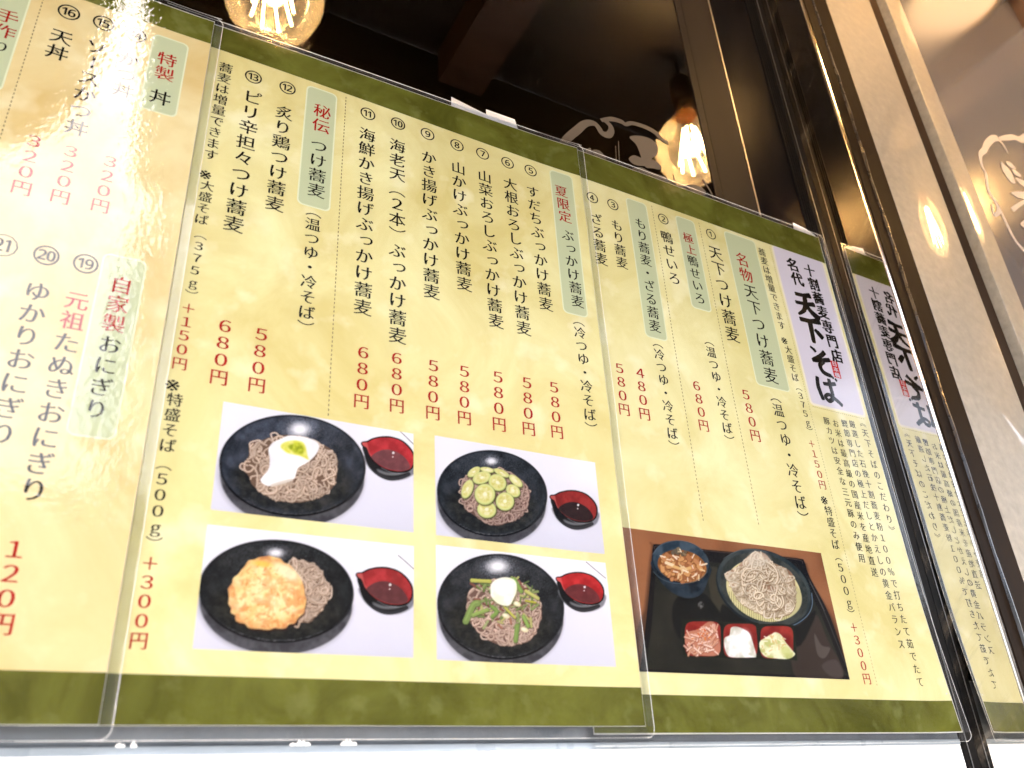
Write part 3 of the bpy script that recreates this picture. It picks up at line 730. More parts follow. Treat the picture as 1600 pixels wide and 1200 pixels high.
    s.put(s.ell(1130, 880, 40, 34, 30, 25), (206,212,130), .7)
    return s

COLUMNS = [
    (1, 'heading', 'r', 'm', '手作', -71.58, 398.6, -70.85, 387.44, 11.16),
    (1, 'heading', 'k', 'm', 'り', -70.32, 375.95, -70.32, 375.95, 9.0),
    (1, 'number', 'k', 'm', '⑯', -45.2, 416.93, -45.2, 416.93, 11.0),
    (1, 'item', 'k', 'm', '天丼', -45.45, 396.44, -45.49, 384.29, 12.14),
    (1, 'price', 'r', 'm', '３２０円', -44.21, 320.04, -44.1, 289.71, 10.11),
    (1, 'number', 'k', 'm', '⑮', -27.45, 417.65, -27.45, 417.65, 11.0),
    (1, 'item', 'k', 'm', 'ソースかつ丼', -27.84, 397.42, -27.79, 336.31, 12.22),
    (1, 'price', 'r', 'm', '３２０円', -27.38, 319.9, -27.15, 290.14, 9.92),
    (1, 'number', 'k', 'm', '⑭', -10.28, 417.2, -10.28, 417.2, 11.0),
    (1, 'item', 'k', 'm', 'かつ丼', -10.96, 396.19, -10.36, 372.15, 12.02),
    (1, 'price', 'r', 'm', '３２０円', -8.78, 320.23, -8.99, 290.78, 9.81),
    (1, 'heading', 'r', 'm', '特製', 8.15, 405.8, 8.27, 394.26, 11.54),
    (1, 'heading', 'k', 'm', '丼', 8.37, 375.36, 8.37, 375.36, 12.5),
    (1, 'heading', 'r', 'm', '自家製', 7.73, 246.75, 7.66, 224.61, 11.07),
    (1, 'heading', 'k', 'm', 'おにぎり', 7.81, 212.74, 7.51, 178.52, 11.0),
    (1, 'number', 'k', 'm', '⑲', -9.54, 254.82, -9.54, 254.82, 11.0),
    (1, 'item', 'r', 'm', '元祖', -9.78, 232.89, -9.78, 221.65, 11.24),
    (1, 'item', 'k', 'm', 'たぬきおにぎり', -10.12, 209.57, -9.97, 137.12, 12.08),
    (1, 'number', 'k', 'm', '⑳', -26.66, 254.59, -26.66, 254.59, 11.0),
    (1, 'item', 'k', 'm', 'ゆかりおにぎり', -26.54, 233.42, -26.37, 160.45, 12.16),
    (1, 'number', 'k', 'm', '㉑', -45.04, 254.54, -45.04, 254.54, 11.0),
    (1, 'price', 'r', 'm', '１２０円', -11.83, 111.1, -10.61, 81.05, 10.02),
    (2, 'note', 'k', 'm', '蕎麦は増量できます', 40.67, 416.61, 39.78, 346.52, 8.76),
    (2, 'note', 'k', 'm', '※大盛そば', 40.4, 331.53, 39.89, 299.98, 7.89),
    (2, 'note', 'k', 'm', '︵３７５ｇ︶', 40.69, 290.22, 40.48, 250.8, 7.2),
    (2, 'price', 'r', 'm', '＋１５０円', 40.19, 242.84, 39.9, 210.37, 8.12),
    (2, 'note', 'k', 'm', '※特盛そば', 40.24, 198.25, 40.02, 166.17, 8.02),
    (2, 'note', 'k', 'm', '︵５００ｇ︶', 39.82, 157.04, 40.34, 118.78, 7.6),
    (2, 'price', 'r', 'm', '＋３００円', 40.22, 110.08, 40.27, 77.16, 8.23),
    (2, 'number', 'k', 'm', '⑬', 57.22, 416.97, 57.22, 416.97, 10.0),
    (2, 'item', 'k', 'm', 'ピリ辛担々つけ蕎麦', 58.37, 400.0, 56.68, 302.56, 12.18),
    (2, 'price', 'r', 'm', '６８０円', 59.01, 237.14, 59.03, 206.85, 10.1),
    (2, 'number', 'k', 'm', '⑫', 78.31, 417.58, 78.31, 417.58, 10.0),
    (2, 'item', 'k', 'm', '炙り鶏つけ蕎麦', 77.9, 395.91, 77.65, 324.55, 11.89),
    (2, 'price', 'r', 'm', '５８０円', 77.87, 236.7, 77.88, 206.36, 10.11),
    (2, 'heading', 'r', 'm', '秘伝', 101.21, 407.42, 101.05, 395.22, 12.2),
    (2, 'heading', 'k', 'm', 'つけ蕎麦', 100.76, 378.45, 101.17, 343.24, 11.74),
    (2, 'note', 'k', 'm', '︵温つゆ・冷そば︶', 100.54, 327.36, 100.68, 246.37, 10.12),
    (2, 'number', 'k', 'm', '⑪', 131.3, 419.15, 131.3, 419.15, 10.0),
    (2, 'item', 'k', 'm', '海鮮かき揚げぶっかけ蕎麦', 131.42, 400.49, 132.66, 268.22, 12.02),
    (2, 'price', 'r', 'm', '６８０円', 134.0, 238.67, 133.89, 208.06, 10.2),
    (2, 'number', 'k', 'm', '⑩', 152.52, 419.8, 152.52, 419.8, 10.0),
    (2, 'item', 'k', 'm', '海老天︵２本︶ぶっかけ蕎麦', 152.31, 399.69, 154.14, 254.48, 12.1),
    (2, 'price', 'r', 'm', '６８０円', 153.94, 239.46, 154.33, 209.25, 10.07),
    (2, 'number', 'k', 'm', '⑨', 174.02, 419.69, 174.02, 419.69, 10.0),
    (2, 'item', 'k', 'm', 'かき揚げぶっかけ蕎麦', 174.84, 398.66, 175.89, 290.92, 11.97),
    (2, 'price', 'r', 'm', '５８０円', 176.71, 239.45, 176.04, 208.95, 10.17),
    (2, 'number', 'k', 'm', '⑧', 196.25, 418.97, 196.25, 418.97, 10.0),
    (2, 'item', 'k', 'm', '山かけぶっかけ蕎麦', 196.73, 398.19, 198.43, 303.03, 11.89),
    (2, 'price', 'r', 'm', '５８０円', 196.67, 239.92, 195.81, 209.34, 10.19),
    (2, 'number', 'k', 'm', '⑦', 216.24, 419.41, 216.24, 419.41, 10.0),
    (2, 'item', 'k', 'm', '山菜おろしぶっかけ蕎麦', 216.9, 398.49, 219.77, 280.84, 11.77),
    (2, 'price', 'r', 'm', '５８０円', 219.16, 240.79, 218.46, 209.29, 10.5),
    (2, 'number', 'k', 'm', '⑥', 236.3, 419.03, 236.3, 419.03, 10.0),
    (2, 'item', 'k', 'm', '大根おろしぶっかけ蕎麦', 237.24, 399.2, 239.73, 280.6, 11.86),
    (2, 'price', 'r', 'm', '５８０円', 239.37, 241.02, 238.55, 209.9, 10.37),
    (2, 'number', 'k', 'm', '⑤', 255.4, 419.25, 255.4, 419.25, 10.0),
    (2, 'item', 'k', 'm', 'すだちぶっかけ蕎麦', 255.52, 398.94, 258.42, 304.21, 11.84),
    (2, 'price', 'r', 'm', '５８０円', 258.95, 241.89, 258.56, 211.25, 10.21),
    (2, 'heading', 'r', 'm', '夏限定', 280.16, 408.59, 281.24, 385.2, 11.7),
    (2, 'heading', 'k', 'm', 'ぶっかけ蕎麦', 281.81, 368.66, 284.15, 313.21, 11.09),
    (2, 'note', 'k', 'm', '︵冷つゆ・冷そば︶', 283.08, 297.98, 284.21, 217.45, 10.07),
    (3, 'number', 'k', 'm', '④', 309.05, 414.26, 309.05, 414.26, 10.0),
    (3, 'item', 'k', 'm', 'ざる蕎麦', 310.11, 393.92, 310.25, 357.78, 12.05),
    (3, 'price', 'r', 'm', '５８０円', 314.45, 268.83, 313.81, 237.9, 10.31),
    (3, 'number', 'k', 'm', '③', 327.82, 414.18, 327.82, 414.18, 10.0),
    (3, 'item', 'k', 'm', 'もり蕎麦', 328.7, 394.22, 328.67, 359.98, 11.41),
    (3, 'price', 'r', 'm', '４８０円', 331.62, 269.1, 330.52, 237.74, 10.45),
    (3, 'heading', 'k', 'm', 'もり蕎麦・ざる蕎麦', 352.29, 404.02, 351.25, 311.62, 11.55),
    (3, 'note', 'k', 'm', '︵冷つゆ・冷そば︶', 351.33, 298.27, 352.22, 217.13, 10.14),
    (3, 'number', 'k', 'm', '②', 376.95, 417.47, 376.95, 417.47, 10.0),
    (3, 'item', 'k', 'm', '鴨せいろ', 376.95, 399.16, 377.58, 360.55, 12.87),
    (3, 'price', 'r', 'm', '６８０円', 381.33, 269.47, 381.41, 238.34, 10.38),
    (3, 'heading', 'r', 'm', '極上', 400.04, 406.06, 400.47, 394.84, 11.22),
    (3, 'heading', 'k', 'm', '鴨せいろ', 400.21, 383.58, 400.3, 348.74, 11.61),
    (3, 'note', 'k', 'm', '︵温つゆ・冷そば︶', 401.48, 311.95, 403.47, 229.9, 10.26),
    (3, 'number', 'k', 'm', '①', 426.75, 419.34, 426.75, 419.34, 10.0),
    (3, 'item', 'k', 'm', '天下つけ蕎麦', 427.38, 400.14, 427.42, 323.34, 15.36),
    (3, 'price', 'r', 'm', '５８０円', 428.6, 271.76, 429.16, 238.72, 11.01),
    (3, 'heading', 'r', 'm', '名物', 456.94, 402.87, 457.45, 387.6, 15.27),
    (3, 'heading', 'k', 'm', '天下つけ蕎麦', 458.36, 371.49, 459.65, 294.54, 15.39),
    (3, 'note', 'k', 'm', '︵温つゆ・冷そば︶', 458.85, 276.73, 460.27, 179.86, 12.11),
    (3, 'note', 'k', 'm', '蕎麦は増量できます', 483.2, 418.95, 485.32, 346.04, 9.11),
    (3, 'note', 'k', 'm', '※大盛そば', 486.29, 331.8, 486.6, 298.6, 8.3),
    (3, 'note', 'k', 'm', '︵３７５ｇ︶', 487.64, 290.32, 488.55, 252.08, 7.65),
    (3, 'price', 'r', 'm', '＋１５０円', 486.73, 241.72, 487.24, 208.99, 8.18),
    (3, 'note', 'k', 'm', '※特盛そば', 487.42, 197.12, 486.43, 163.98, 8.29),
    (3, 'note', 'k', 'm', '︵５００ｇ︶', 486.23, 155.62, 486.43, 115.09, 8.1),
    (3, 'price', 'r', 'm', '＋３００円', 485.31, 106.47, 485.91, 73.42, 8.26),
    (3, 'text', 'k', 'm', '︽天下そばのこだわり︾', 553.32, 271.26, 553.4, 181.64, 8.96),
    (3, 'text', 'k', 'm', '厳選した石挽十割蕎麦粉１００％で打ちたて茹でたて', 540.23, 267.78, 538.74, 72.65, 6.2),
    (3, 'text', 'k', 'm', '鰹節専門店の極上だしとかえしの黄金バランス', 531.11, 266.7, 529.65, 97.46, 6.2),
    (3, 'text', 'k', 'm', 'お米は最高級の国産米を産地直送', 520.4, 264.78, 520.74, 147.12, 6.2),
    (3, 'text', 'k', 'm', '豚カツは安全な三元豚のみ使用', 510.63, 265.22, 510.76, 156.51, 6.2),
    (3, 'title', 'k', 'b', '名代', 518.41, 416.32, 519.56, 401.86, 15.18),
    (3, 'title', 'k', 'B', '天下', 521.81, 376.26, 522.18, 350.35, 28.5),
    (3, 'title', 'k', 'B', 'そば', 522.48, 320.48, 523.2, 295.31, 27.68),
    (3, 'title', 'k', 'b', '十割蕎麦専門店', 538.51, 416.22, 543.73, 330.75, 14.25),
]

# ------------------------------------------------------------------ menu sheets
def sheet_mat(name, ca, cb, cc, scale, seed):
    """mottled washi print"""
    m, nt, out = new_mat(name); L = nt.links.new
    d = node(nt, "ShaderNodeBsdfDiffuse"); L(d.outputs[0], out.inputs[0])
    geo = node(nt, "ShaderNodeNewGeometry")
    mp = node(nt, "ShaderNodeMapping"); mp.inputs['Location'].default_value = (seed*3.1, 0, seed*1.7); L(geo.outputs['Position'], mp.inputs[0])
    n = node(nt, "ShaderNodeTexNoise"); n.inputs['Scale'].default_value = scale; n.inputs['Detail'].default_value = 7; n.inputs['Roughness'].default_value = .6; n.inputs['Distortion'].default_value = .8
    L(mp.outputs[0], n.inputs[0])
    r = node(nt, "ShaderNodeValToRGB"); r.color_ramp.elements[0].position = .34; r.color_ramp.elements[0].color = (*ca, 1)
    r.color_ramp.elements[1].position = .66; r.color_ramp.elements[1].color = (*cb, 1); L(n.outputs[0], r.inputs[0])
    v = node(nt, "ShaderNodeTexNoise"); v.inputs['Scale'].default_value = scale*3.3; v.inputs['Detail'].default_value = 3; L(mp.outputs[0], v.inputs[0])
    mr = node(nt, "ShaderNodeMapRange"); mr.inputs['From Min'].default_value = .56; mr.inputs['From Max'].default_value = .72; mr.inputs['To Max'].default_value = .6; L(v.outputs[0], mr.inputs[0])
    mx = node(nt, "ShaderNodeMix", data_type='RGBA'); L(mr.outputs[0], mx.inputs['Factor']); L(r.outputs[0], mx.inputs['A']); mx.inputs['B'].default_value = (*cc, 1)
    L(mx.outputs['Result'], d.inputs[0]); return m
m_paper = {1: sheet_mat("washi_print_amber", (.67,.52,.23), (.80,.71,.42), (.86,.81,.56), 11, 1),
           2: sheet_mat("washi_print_yellow", (.69,.61,.27), (.82,.79,.46), (.87,.85,.62), 13, 2),
           3: sheet_mat("washi_print_pale", (.70,.64,.30), (.83,.80,.49), (.88,.86,.64), 12, 3)}
m_olive = sheet_mat("olive_print", (.092,.094,.012), (.185,.195,.034), (.23,.24,.07), 22, 4)
m_core = flat("white_paper", (.82,.82,.78))
m_green = flat("sage_green_print", (.56,.61,.40)); m_greenl = flat("pale_green_print", (.74,.78,.58))
m_ink = flat("black_ink", (.010,.009,.008)); m_red = flat("red_ink", (.40,.012,.010)); m_seal = flat("seal_red", (.55,.03,.03))
m_lav = flat("lavender_print", (.66,.63,.70)); m_dot = flat("grey_brown_ink", (.20,.16,.09))
m_film = film_mat("laminate_film", 1.0, (.985,.985,.985), .0, 1.5, .0, .88)
m_filmedge = film_mat("laminate_edge", .5, (.94,.96,.97), .03, 1.5, .0, .7)
m_seam = principled("laminate_seam", (.55,.56,.56), .15, 0, None)

BASEY = {3: -.0016, 2: -.0030, 1: -.0044}
XR = {1: (-266.8, 30.2), 2: (2.3, 299.2), 3: (266.6, 563.3)}
VBOT = {1: 43.8, 2: 43.8, 3: 40.0}
def vtop(pg, x):
    if pg == 3: return 459.0 + (x-300)*.004
    return 450.0 + max(0, (x-30))*.032
def surf(pg, x, v, lift=0.):
    """a place on sheet pg (mm along the wall, mm above the camera) as a world point; the sheets bow a little"""
    y = BASEY[pg] - .00045*math.sin(x*.021+pg*1.3)*math.cos(v*.016+pg) - .0002*math.sin(v*.045+x*.01)
    if pg == 2: t = max(0, (x-262)/38); y -= .0011*t*t
    if pg == 1: t = max(0, (x-5)/26); y -= .0006*t*t
    if pg == 3: t = max(0, (x-535)/30)*max(0, min(1, (190-v)/150)); y -= .0050*t*t
    return Vector((x/1000, y - lift/1000, z(v/1000)))
def patch(pg, name, xs, vs, lift, mat, root, xr=None):
    """grid over the sheet; xr(v) may narrow a row (rounded corners), vs/xs are tick lists"""
    nx, nv = len(xs), len(vs); me = bpy.data.meshes.new(name); P_ = []
    for v in vs:
        a, b = (xs[0], xs[-1]) if xr is None else xr(v)
        for x in xs:
            xx = a + (b-a)*(x-xs[0])/(xs[-1]-xs[0])
            P_.append(tuple(surf(pg, xx, v(xx) if callable(v) else v, lift) - root.location))
    fs = [(j*nx+i, j*nx+i+1, (j+1)*nx+i+1, (j+1)*nx+i) for j in range(nv-1) for i in range(nx-1)]
    me.from_pydata(P_, [], fs); me.materials.append(mat); me.polygons.foreach_set("use_smooth", [True]*len(fs))
    return link(bpy.data.objects.new(name, me), root)
def lin(a, b, n): return [a+(b-a)*i/(n-1) for i in range(n)]
def rounded(pg, name, x0, x1, v0, v1, r, lift, mat, root, n=5):
    vs = []
    for i in range(n+1): vs.append(v0 + r*(1-math.cos(math.pi/2*i/n)))
    vs += lin(v0+r, v1-r, 14)[1:-1]
    for i in range(n, -1, -1): vs.append(v1 - r*(1-math.cos(math.pi/2*i/n)))
    def xr(v):
        e = r - (v-v0) if v < v0+r else (r - (v1-v) if v > v1-r else 0)
        d = r - math.sqrt(max(0, r*r-e*e)) if e > 0 else 0
        return x0+d, x1-d
    return patch(pg, name, lin(x0, x1, 8), vs, lift, mat, root, xr)

LABEL = {1: "left menu sheet, rice bowls and rice balls, under the bright window glare", 2: "middle menu sheet with four photographs of noodle dishes",
         3: "right menu sheet with the white title box and the tray photograph"}
PG = {}
for pg in (1, 2, 3):
    x0, x1 = XR[pg]; vb = VBOT[pg]
    root = empty("menu_sheet", surf(pg, (x0+x1)/2, vb) + Vector((0, 0, 0))); tag(root, LABEL[pg], "menu", "laminated menu sheets on the window"); PG[pg] = root
    e = .7 if pg == 3 else .25
    # paper body with a real edge
    p = patch(pg, "paper", lin(x0, x1, 46), lin(vb, 448, 50) + [lambda x, pg=pg: vtop(pg, x)], 0, m_core, root)
    md = p.modifiers.new("thickness", 'SOLIDIFY'); md.thickness = .00025; md.offset = -1
    vi = 63.7 if pg < 3 else 60.4
    patch(pg, "yellow_print", lin(x0+e*.4, x1-e*.8, 46), lin(vi, 430 if pg < 3 else 431, 50), .03, m_paper[pg], root)
    patch(pg, "olive_band", lin(x0+e*.4, x1-e*.8, 46), lin(vb+e, vi+.02, 4), .04, m_olive, root)
    patch(pg, "olive_band", lin(x0+e*.4, x1-e*.8, 46), [430 if pg < 3 else 431, 440, lambda x, pg=pg: vtop(pg, x)-.5], .04, m_olive, root)
    # clear film with rounded corners, wider than the paper
    rounded(pg, "laminate_film", x0-5, x1+5, vb-(6.2 if pg < 3 else 5.5), 459 if pg == 1 else 464, 5, .30, m_film, root)
    # welded rim of the film
    patch(pg, "film_rim", [x1+.5, x1+2.7, x1+4.9], lin(vb, vtop(pg, x1)-1, 50), .34, m_filmedge, root)
    patch(pg, "film_rim", lin(x0, x1+.4, 40), [vb-5.5, vb-3, vb-.4], .34, m_filmedge, root)
    patch(pg, "film_rim", lin(x0, x1+1, 40), [lambda x, pg=pg: vtop(pg, x)+.5, lambda x, pg=pg: vtop(pg, x)+3.2], .34, m_filmedge, root)
    # bright seam lines of the film
    def bead(pts, r):
        b = MB(); b.tube([surf(pg, x, v, .36) - root.location for x, v in pts], r, 6); b.build("film_edge", m_seam, root, smooth=True)
    tp = vtop(pg, x1)
    bead([(x1+5*math.sin(a*math.pi/12), vb-.8-5*math.cos(a*math.pi/12)) for a in range(6)] + [(x1+5, v) for v in lin(vb-.8, tp-2, 24)] + [(x1+5*math.cos(a*math.pi/12), tp-2+5*math.sin(a*math.pi/12)) for a in range(1, 6)], .00011)
    bead([(x, vtop(pg, x)+3.4) for x in lin(x0, x1+4, 24)], .00012)
    bead([(x, vb-5.6) for x in lin(x0, x1+2, 24)], .0001)

def label(o, t): o['label'] = t; return o
# ------------------------------------------------------------------ green heading boxes, title box, seal
def heading(pg, x0, x1, v0, v1, t):
    rounded(pg, "heading_border", x0-.9, x1+.9, v0-.9, v1+.9, 3.6, .07, m_greenl, PG[pg])
    label(rounded(pg, "heading_box", x0, x1, v0, v1, 3.0, .10, m_green, PG[pg]), t)
heading(1, -.6, 17.6, 364.4, 422.4, "pale green box around 特製 丼"); heading(1, -2.0, 16.6, 165, 262.8, "pale green box around 自家製おにぎり")
heading(1, -84, -64.8, 346.5, 422.4, "pale green box at the far left edge")
heading(2, 91.0, 109.4, 330.6, 425, "pale green box around 秘伝 つけ蕎麦"); heading(2, 272.6, 290.6, 302.2, 426, "pale green box around 夏限定 ぶっかけ蕎麦")
heading(3, 342.2, 360.6, 301.6, 425.6, "pale green box around もり蕎麦・ざる蕎麦"); heading(3, 391.2, 409.4, 338.9, 425.4, "pale green box around 極上 鴨せいろ")
heading(3, 443.2, 476.4, 284.0, 427.4, "wide pale green box around 名物 天下つけ蕎麦")
rounded(3, "title_glow", 496.8, 560.2, 276.8, 431.0, 3.2, .07, flat("cream_glow_print", (.80,.76,.62)), PG[3])
label(rounded(3, "title_box", 498.8, 558.2, 278.6, 430.6, 2.4, .10, m_lav, PG[3]), "lavender white box behind the brush lettering")
label(rounded(3, "seal", 533.6, 542.0, 308.8, 324.6, .8, .14, m_seal, PG[3]), "small red seal stamp")
def dotted(pg, x0, v0, x1, v1, dash=1.5, gap=1.3, w=.5):
    L_ = math.hypot(x1-x0, v1-v0); n = int(L_/(dash+gap)); vs = []; fs = []; ux, uv = (x1-x0)/L_, (v1-v0)/L_
    for i in range(n):
        a = i*(dash+gap); b_ = a+dash
        q = [(a, -w/2), (b_, -w/2), (b_, w/2), (a, w/2)]
        for t, s_ in q: vs.append(tuple(surf(pg, x0+ux*t-uv*s_, v0+uv*t+ux*s_, .09) - PG[pg].location))
        fs.append((4*i, 4*i+1, 4*i+2, 4*i+3))
    me = bpy.data.meshes.new("dotted_line"); me.from_pydata(vs, [], fs); me.materials.append(m_dot); link(bpy.data.objects.new("dotted_line", me), PG[pg])
dotted(1, -58.6, 426, -58.6, 312); dotted(2, 116.0, 427, 116.0, 194.4); dotted(3, 367.0, 427, 367.0, 165.6); dotted(3, 415.5, 427, 415.5, 169)
dotted(3, 494.6, 429, 494.6, 68, 1.1, 1.1, .36); dotted(3, 498.5, 275.4, 560, 275.4, 1.1, 1.1, .36)
dotted(2, 30.8-.4, 430, 30.8-.4, 230, 1.1, 1.1, .36)

# ------------------------------------------------------------------ lettering
txt_c = bpy.data.curves.new("t", 'FONT'); txt_o = bpy.data.objects.new("t", txt_c); COL.objects.link(txt_o)
txt_c.resolution_u = 3; txt_c.size = 1.0
glyph_cache = {}
BRUSH = {   # thick brush characters of the title, stroke by stroke
 '天': [([(-.36,.30),(0,.33),(.34,.40)], (.15,.14,.22)), ([(-.44,-.02),(0,.02),(.42,.10)], (.13,.14,.18)),
        ([(.04,.36),(.0,.06),(-.14,-.24),(-.44,-.46)], (.2,.2,.16,.08)), ([(.02,.04),(.14,-.2),(.46,-.44)], (.14,.2,.30))],
 '下': [([(-.46,.30),(0,.33),(.44,.42)], (.17,.16,.24)), ([(-.04,.32),(-.06,0),(-.10,-.46)], (.22,.2,.16)), ([(.08,.06),(.2,-.04),(.36,-.2)], (.12,.2,.2))],
 'そ': [([(-.34,.46),(-.2,.38),(-.14,.30)], (.08,.13,.12)), ([(.26,.40),(.04,.22),(-.36,.0)], (.17,.15,.12)), ([(-.40,-.02),(0,.05),(.42,.16)], (.14,.16,.15)),
        ([(.12,.06),(-.10,-.14),(-.02,-.36),(.30,-.42)], (.16,.17,.17,.14))],
 'ば': [([(-.38,.36),(-.44,0),(-.36,-.42)], (.14,.17,.15)), ([(-.20,.16),(.08,.19),(.36,.26)], (.12,.13,.13)),
        ([(.10,.38),(.09,.1),(.08,-.24),(-.12,-.40),(-.24,-.28),(-.06,-.18),(.16,-.28),(.42,-.46)], (.15,.16,.15,.14,.12,.12,.15,.14)),
        ([(.26,.50),(.33,.42)], (.09,.09)), ([(.38,.44),(.45,.36)], (.09,.09))]}
def glyph(ch, style):
    """outline of one character, em box centred on 0,0; upright strokes thickened, level strokes thinned, small triangles at the
    right end of level strokes: the look of a Japanese book face"""
    key = (ch, style)
    if key in glyph_cache: return glyph_cache[key]
    if style == 'B':
        V = []; F = []; rsn = np.random.RandomState(ord(ch))
        for pts, ws in BRUSH[ch]:
            q = [pts[0]]+list(pts)+[pts[-1]]; qq = []; ww = []
            for i in range(1, len(q)-2):
                p0, p1, p2, p3 = (np.array(q[k], float) for k in (i-1, i, i+1, i+2))
                for t in np.arange(0, 1, .125):
                    qq.append(.5*((2*p1)+(-p0+p2)*t+(2*p0-5*p1+4*p2-p3)*t*t+(-p0+3*p1-3*p2+p3)*t**3)); ww.append(ws[i-1]*(1-t)+ws[i]*t)
            qq.append(np.array(pts[-1], float)); ww.append(ws[-1]*.55); ww[0] *= .7
            for i, p in enumerate(qq):
                t = qq[min(i+1, len(qq)-1)]-qq[max(i-1, 0)]; t = t/(np.hypot(*t)+1e-9); nn = np.array((-t[1], t[0]))*ww[i]/2
                j = rsn.randn(2)*.008
                a, c = p+nn*(1+j[0]*3), p-nn*(1+j[1]*3); k = len(V); V += [tuple(a), tuple(c)]
                if i: F.append((k-2, k-1, k+1, k))
        glyph_cache[key] = (V, F); return glyph_cache[key]
    src = ch; rot = False
    if ch == 'ー': rot = True
    txt_c.body = src
    dg = bpy.context.evaluated_depsgraph_get(); dg.update()
    me = bpy.data.meshes.new_from_object(txt_o.evaluated_get(dg))
    bm = bmesh.new(); bm.from_mesh(me); bpy.data.meshes.remove(me)
    bmesh.ops.remove_doubles(bm, verts=bm.verts, dist=1e-5)
    bmesh.ops.triangulate(bm, faces=bm.faces)
    V = np.array([(v.co.x-.5, v.co.y-.38) for v in bm.verts]) if len(bm.verts) else np.zeros((0, 2))
    F = [tuple(v.index for v in f.verts) for f in bm.faces]
    F = [f if (V[f[1]][0]-V[f[0]][0])*(V[f[2]][1]-V[f[0]][1])-(V[f[1]][1]-V[f[0]][1])*(V[f[2]][0]-V[f[0]][0]) > 0 else f[::-1] for f in F]
    bm.free()
    if rot: V = np.stack([V[:, 1], V[:, 0]], 1); F = [f[::-1] for f in F]
    cnt = {}
    for f in F:
        for a, b_ in ((f[0], f[1]), (f[1], f[2]), (f[2], f[0])): cnt[(a, b_)] = cnt.get((a, b_), 0)+1
    bd = [(a, b_) for (a, b_) in cnt if (b_, a) not in cnt]
    nrm = np.zeros_like(V); nxt = {}; prv = {}
    for a, b_ in bd:
        t = V[b_]-V[a]; l = np.hypot(*t)+1e-9; n = np.array((t[1], -t[0]))/l
        nrm[a] += n*min(l, .05); nrm[b_] += n*min(l, .05); nxt[a] = b_; prv[b_] = a
    ln = np.hypot(nrm[:, 0], nrm[:, 1])[:, None]; nrm = np.where(ln > 1e-9, nrm/np.maximum(ln, 1e-9), 0)
    V0 = V.copy()
    ax, ay = {'m': (.017, -.005), 'b': (.060, .032), 'B': (.050, .030), 's': (.03, .02)}[style]
    if ch in '１２３４５６７８９０ｇ％': ax, ay = .020, -.006
    if ch in '①②③④⑤⑥⑦⑧⑨⑩⑪⑫⑬⑭⑮⑯⑲⑳㉑': ax, ay = .009, .003
    V = V + nrm*np.array((ax, ay))
    extra = []
    if style == 'm' and ord(ch) >= 0x4E00 and ord(ch) < 0xA000:
        for c_ in list(nxt):
            if c_ not in prv: continue
            p_, q_ = prv[c_], nxt[c_]
            for (h, w_) in ((p_, q_), (q_, p_)):
                th, tw = V0[h]-V0[c_], V0[w_]-V0[c_]
                if th[0] < -.13 and abs(th[1]) < .01 and abs(tw[0]) < .012 and tw[1] < -.03 and nrm[c_][1] > .3:
                    x, y = V[c_]; extra.append(((x-.075, y-.001), (x+.012, y-.001), (x-.022, y+.042)))
    if style in ('B', 'b'):   # brush: uneven, slanting strokes
        k = .020 if style == 'B' else .014
        V = V + np.stack([np.sin(V[:, 1]*17+V[:, 0]*9)*k, np.sin(V[:, 0]*15-V[:, 1]*8)*k], 1)
        V = V + np.stack([V[:, 1]*.0, -V[:, 0]*-.06], 1)
        rsn = np.random.RandomState(ord(ch)); V = V + rsn.randn(*V.shape)*.0035
    Vl = [tuple(p) for p in V]; F = list(F)
    for tri in extra:
        i = len(Vl); Vl += [tri[0], tri[1], tri[2]]; F.append((i, i+1, i+2))
    # orientation-free small kana sit up and right in upright columns
    if ch in 'っゃゅょッャュョ': Vl = [(x+.10, y+.10) for x, y in Vl]
    if ch in '・': Vl = [(x, y) for x, y in Vl]
    glyph_cache[key] = (Vl, F); return glyph_cache[key]
NAME = {'item': 'item_lettering', 'price': 'price_lettering', 'number': 'item_number', 'heading': 'heading_lettering', 'note': 'note_lettering', 'text': 'small_lettering', 'title': 'brush_lettering'}
FW = {'number': 1.0, 'price': 1.0}
for (pg, role, colr, st, s, xa, va, xb, vb_, size) in COLUMNS:
    n = len(s); vs = []; fs = []; root = PG[pg]
    sz = size*(1.22 if role == 'number' else .95)
    if role == 'price': sz = size*.95
    if role == 'title' and st == 'B': sz = size*.99
    if role == 'text': sz = 7.5 if size > 8 else 7.0
    sx = {'price': 1.0, 'title': 1.0}.get(role, 1.0)
    for i, ch in enumerate(s):
        t = i/(n-1) if n > 1 else 0
        cx, cv = xa+(xb-xa)*t, va+(vb_-va)*t
        gv, gf = glyph(ch, st); k = len(vs)
        wx = 1.0
        if ch in '１２３４５６７８９０': wx = 1.12
        if ch == '※': gv = [(x*1.5, y*1.5) for x, y in gv]
        for x, y in gv: vs.append(tuple(surf(pg, cx+x*sz*wx, cv+y*sz, .12) - root.location))
        fs += [tuple(j+k for j in f) for f in gf]
    nm = NAME[role]; me = bpy.data.meshes.new(nm); me.from_pydata(vs, [], fs); me.materials.append({'r': m_red, 'k': m_ink}[colr])
    label(link(bpy.data.objects.new(nm, me), root), ("red" if colr == 'r' else "black") + " lettering " + s.translate(str.maketrans('︵︶︽︾', '（）《》')))
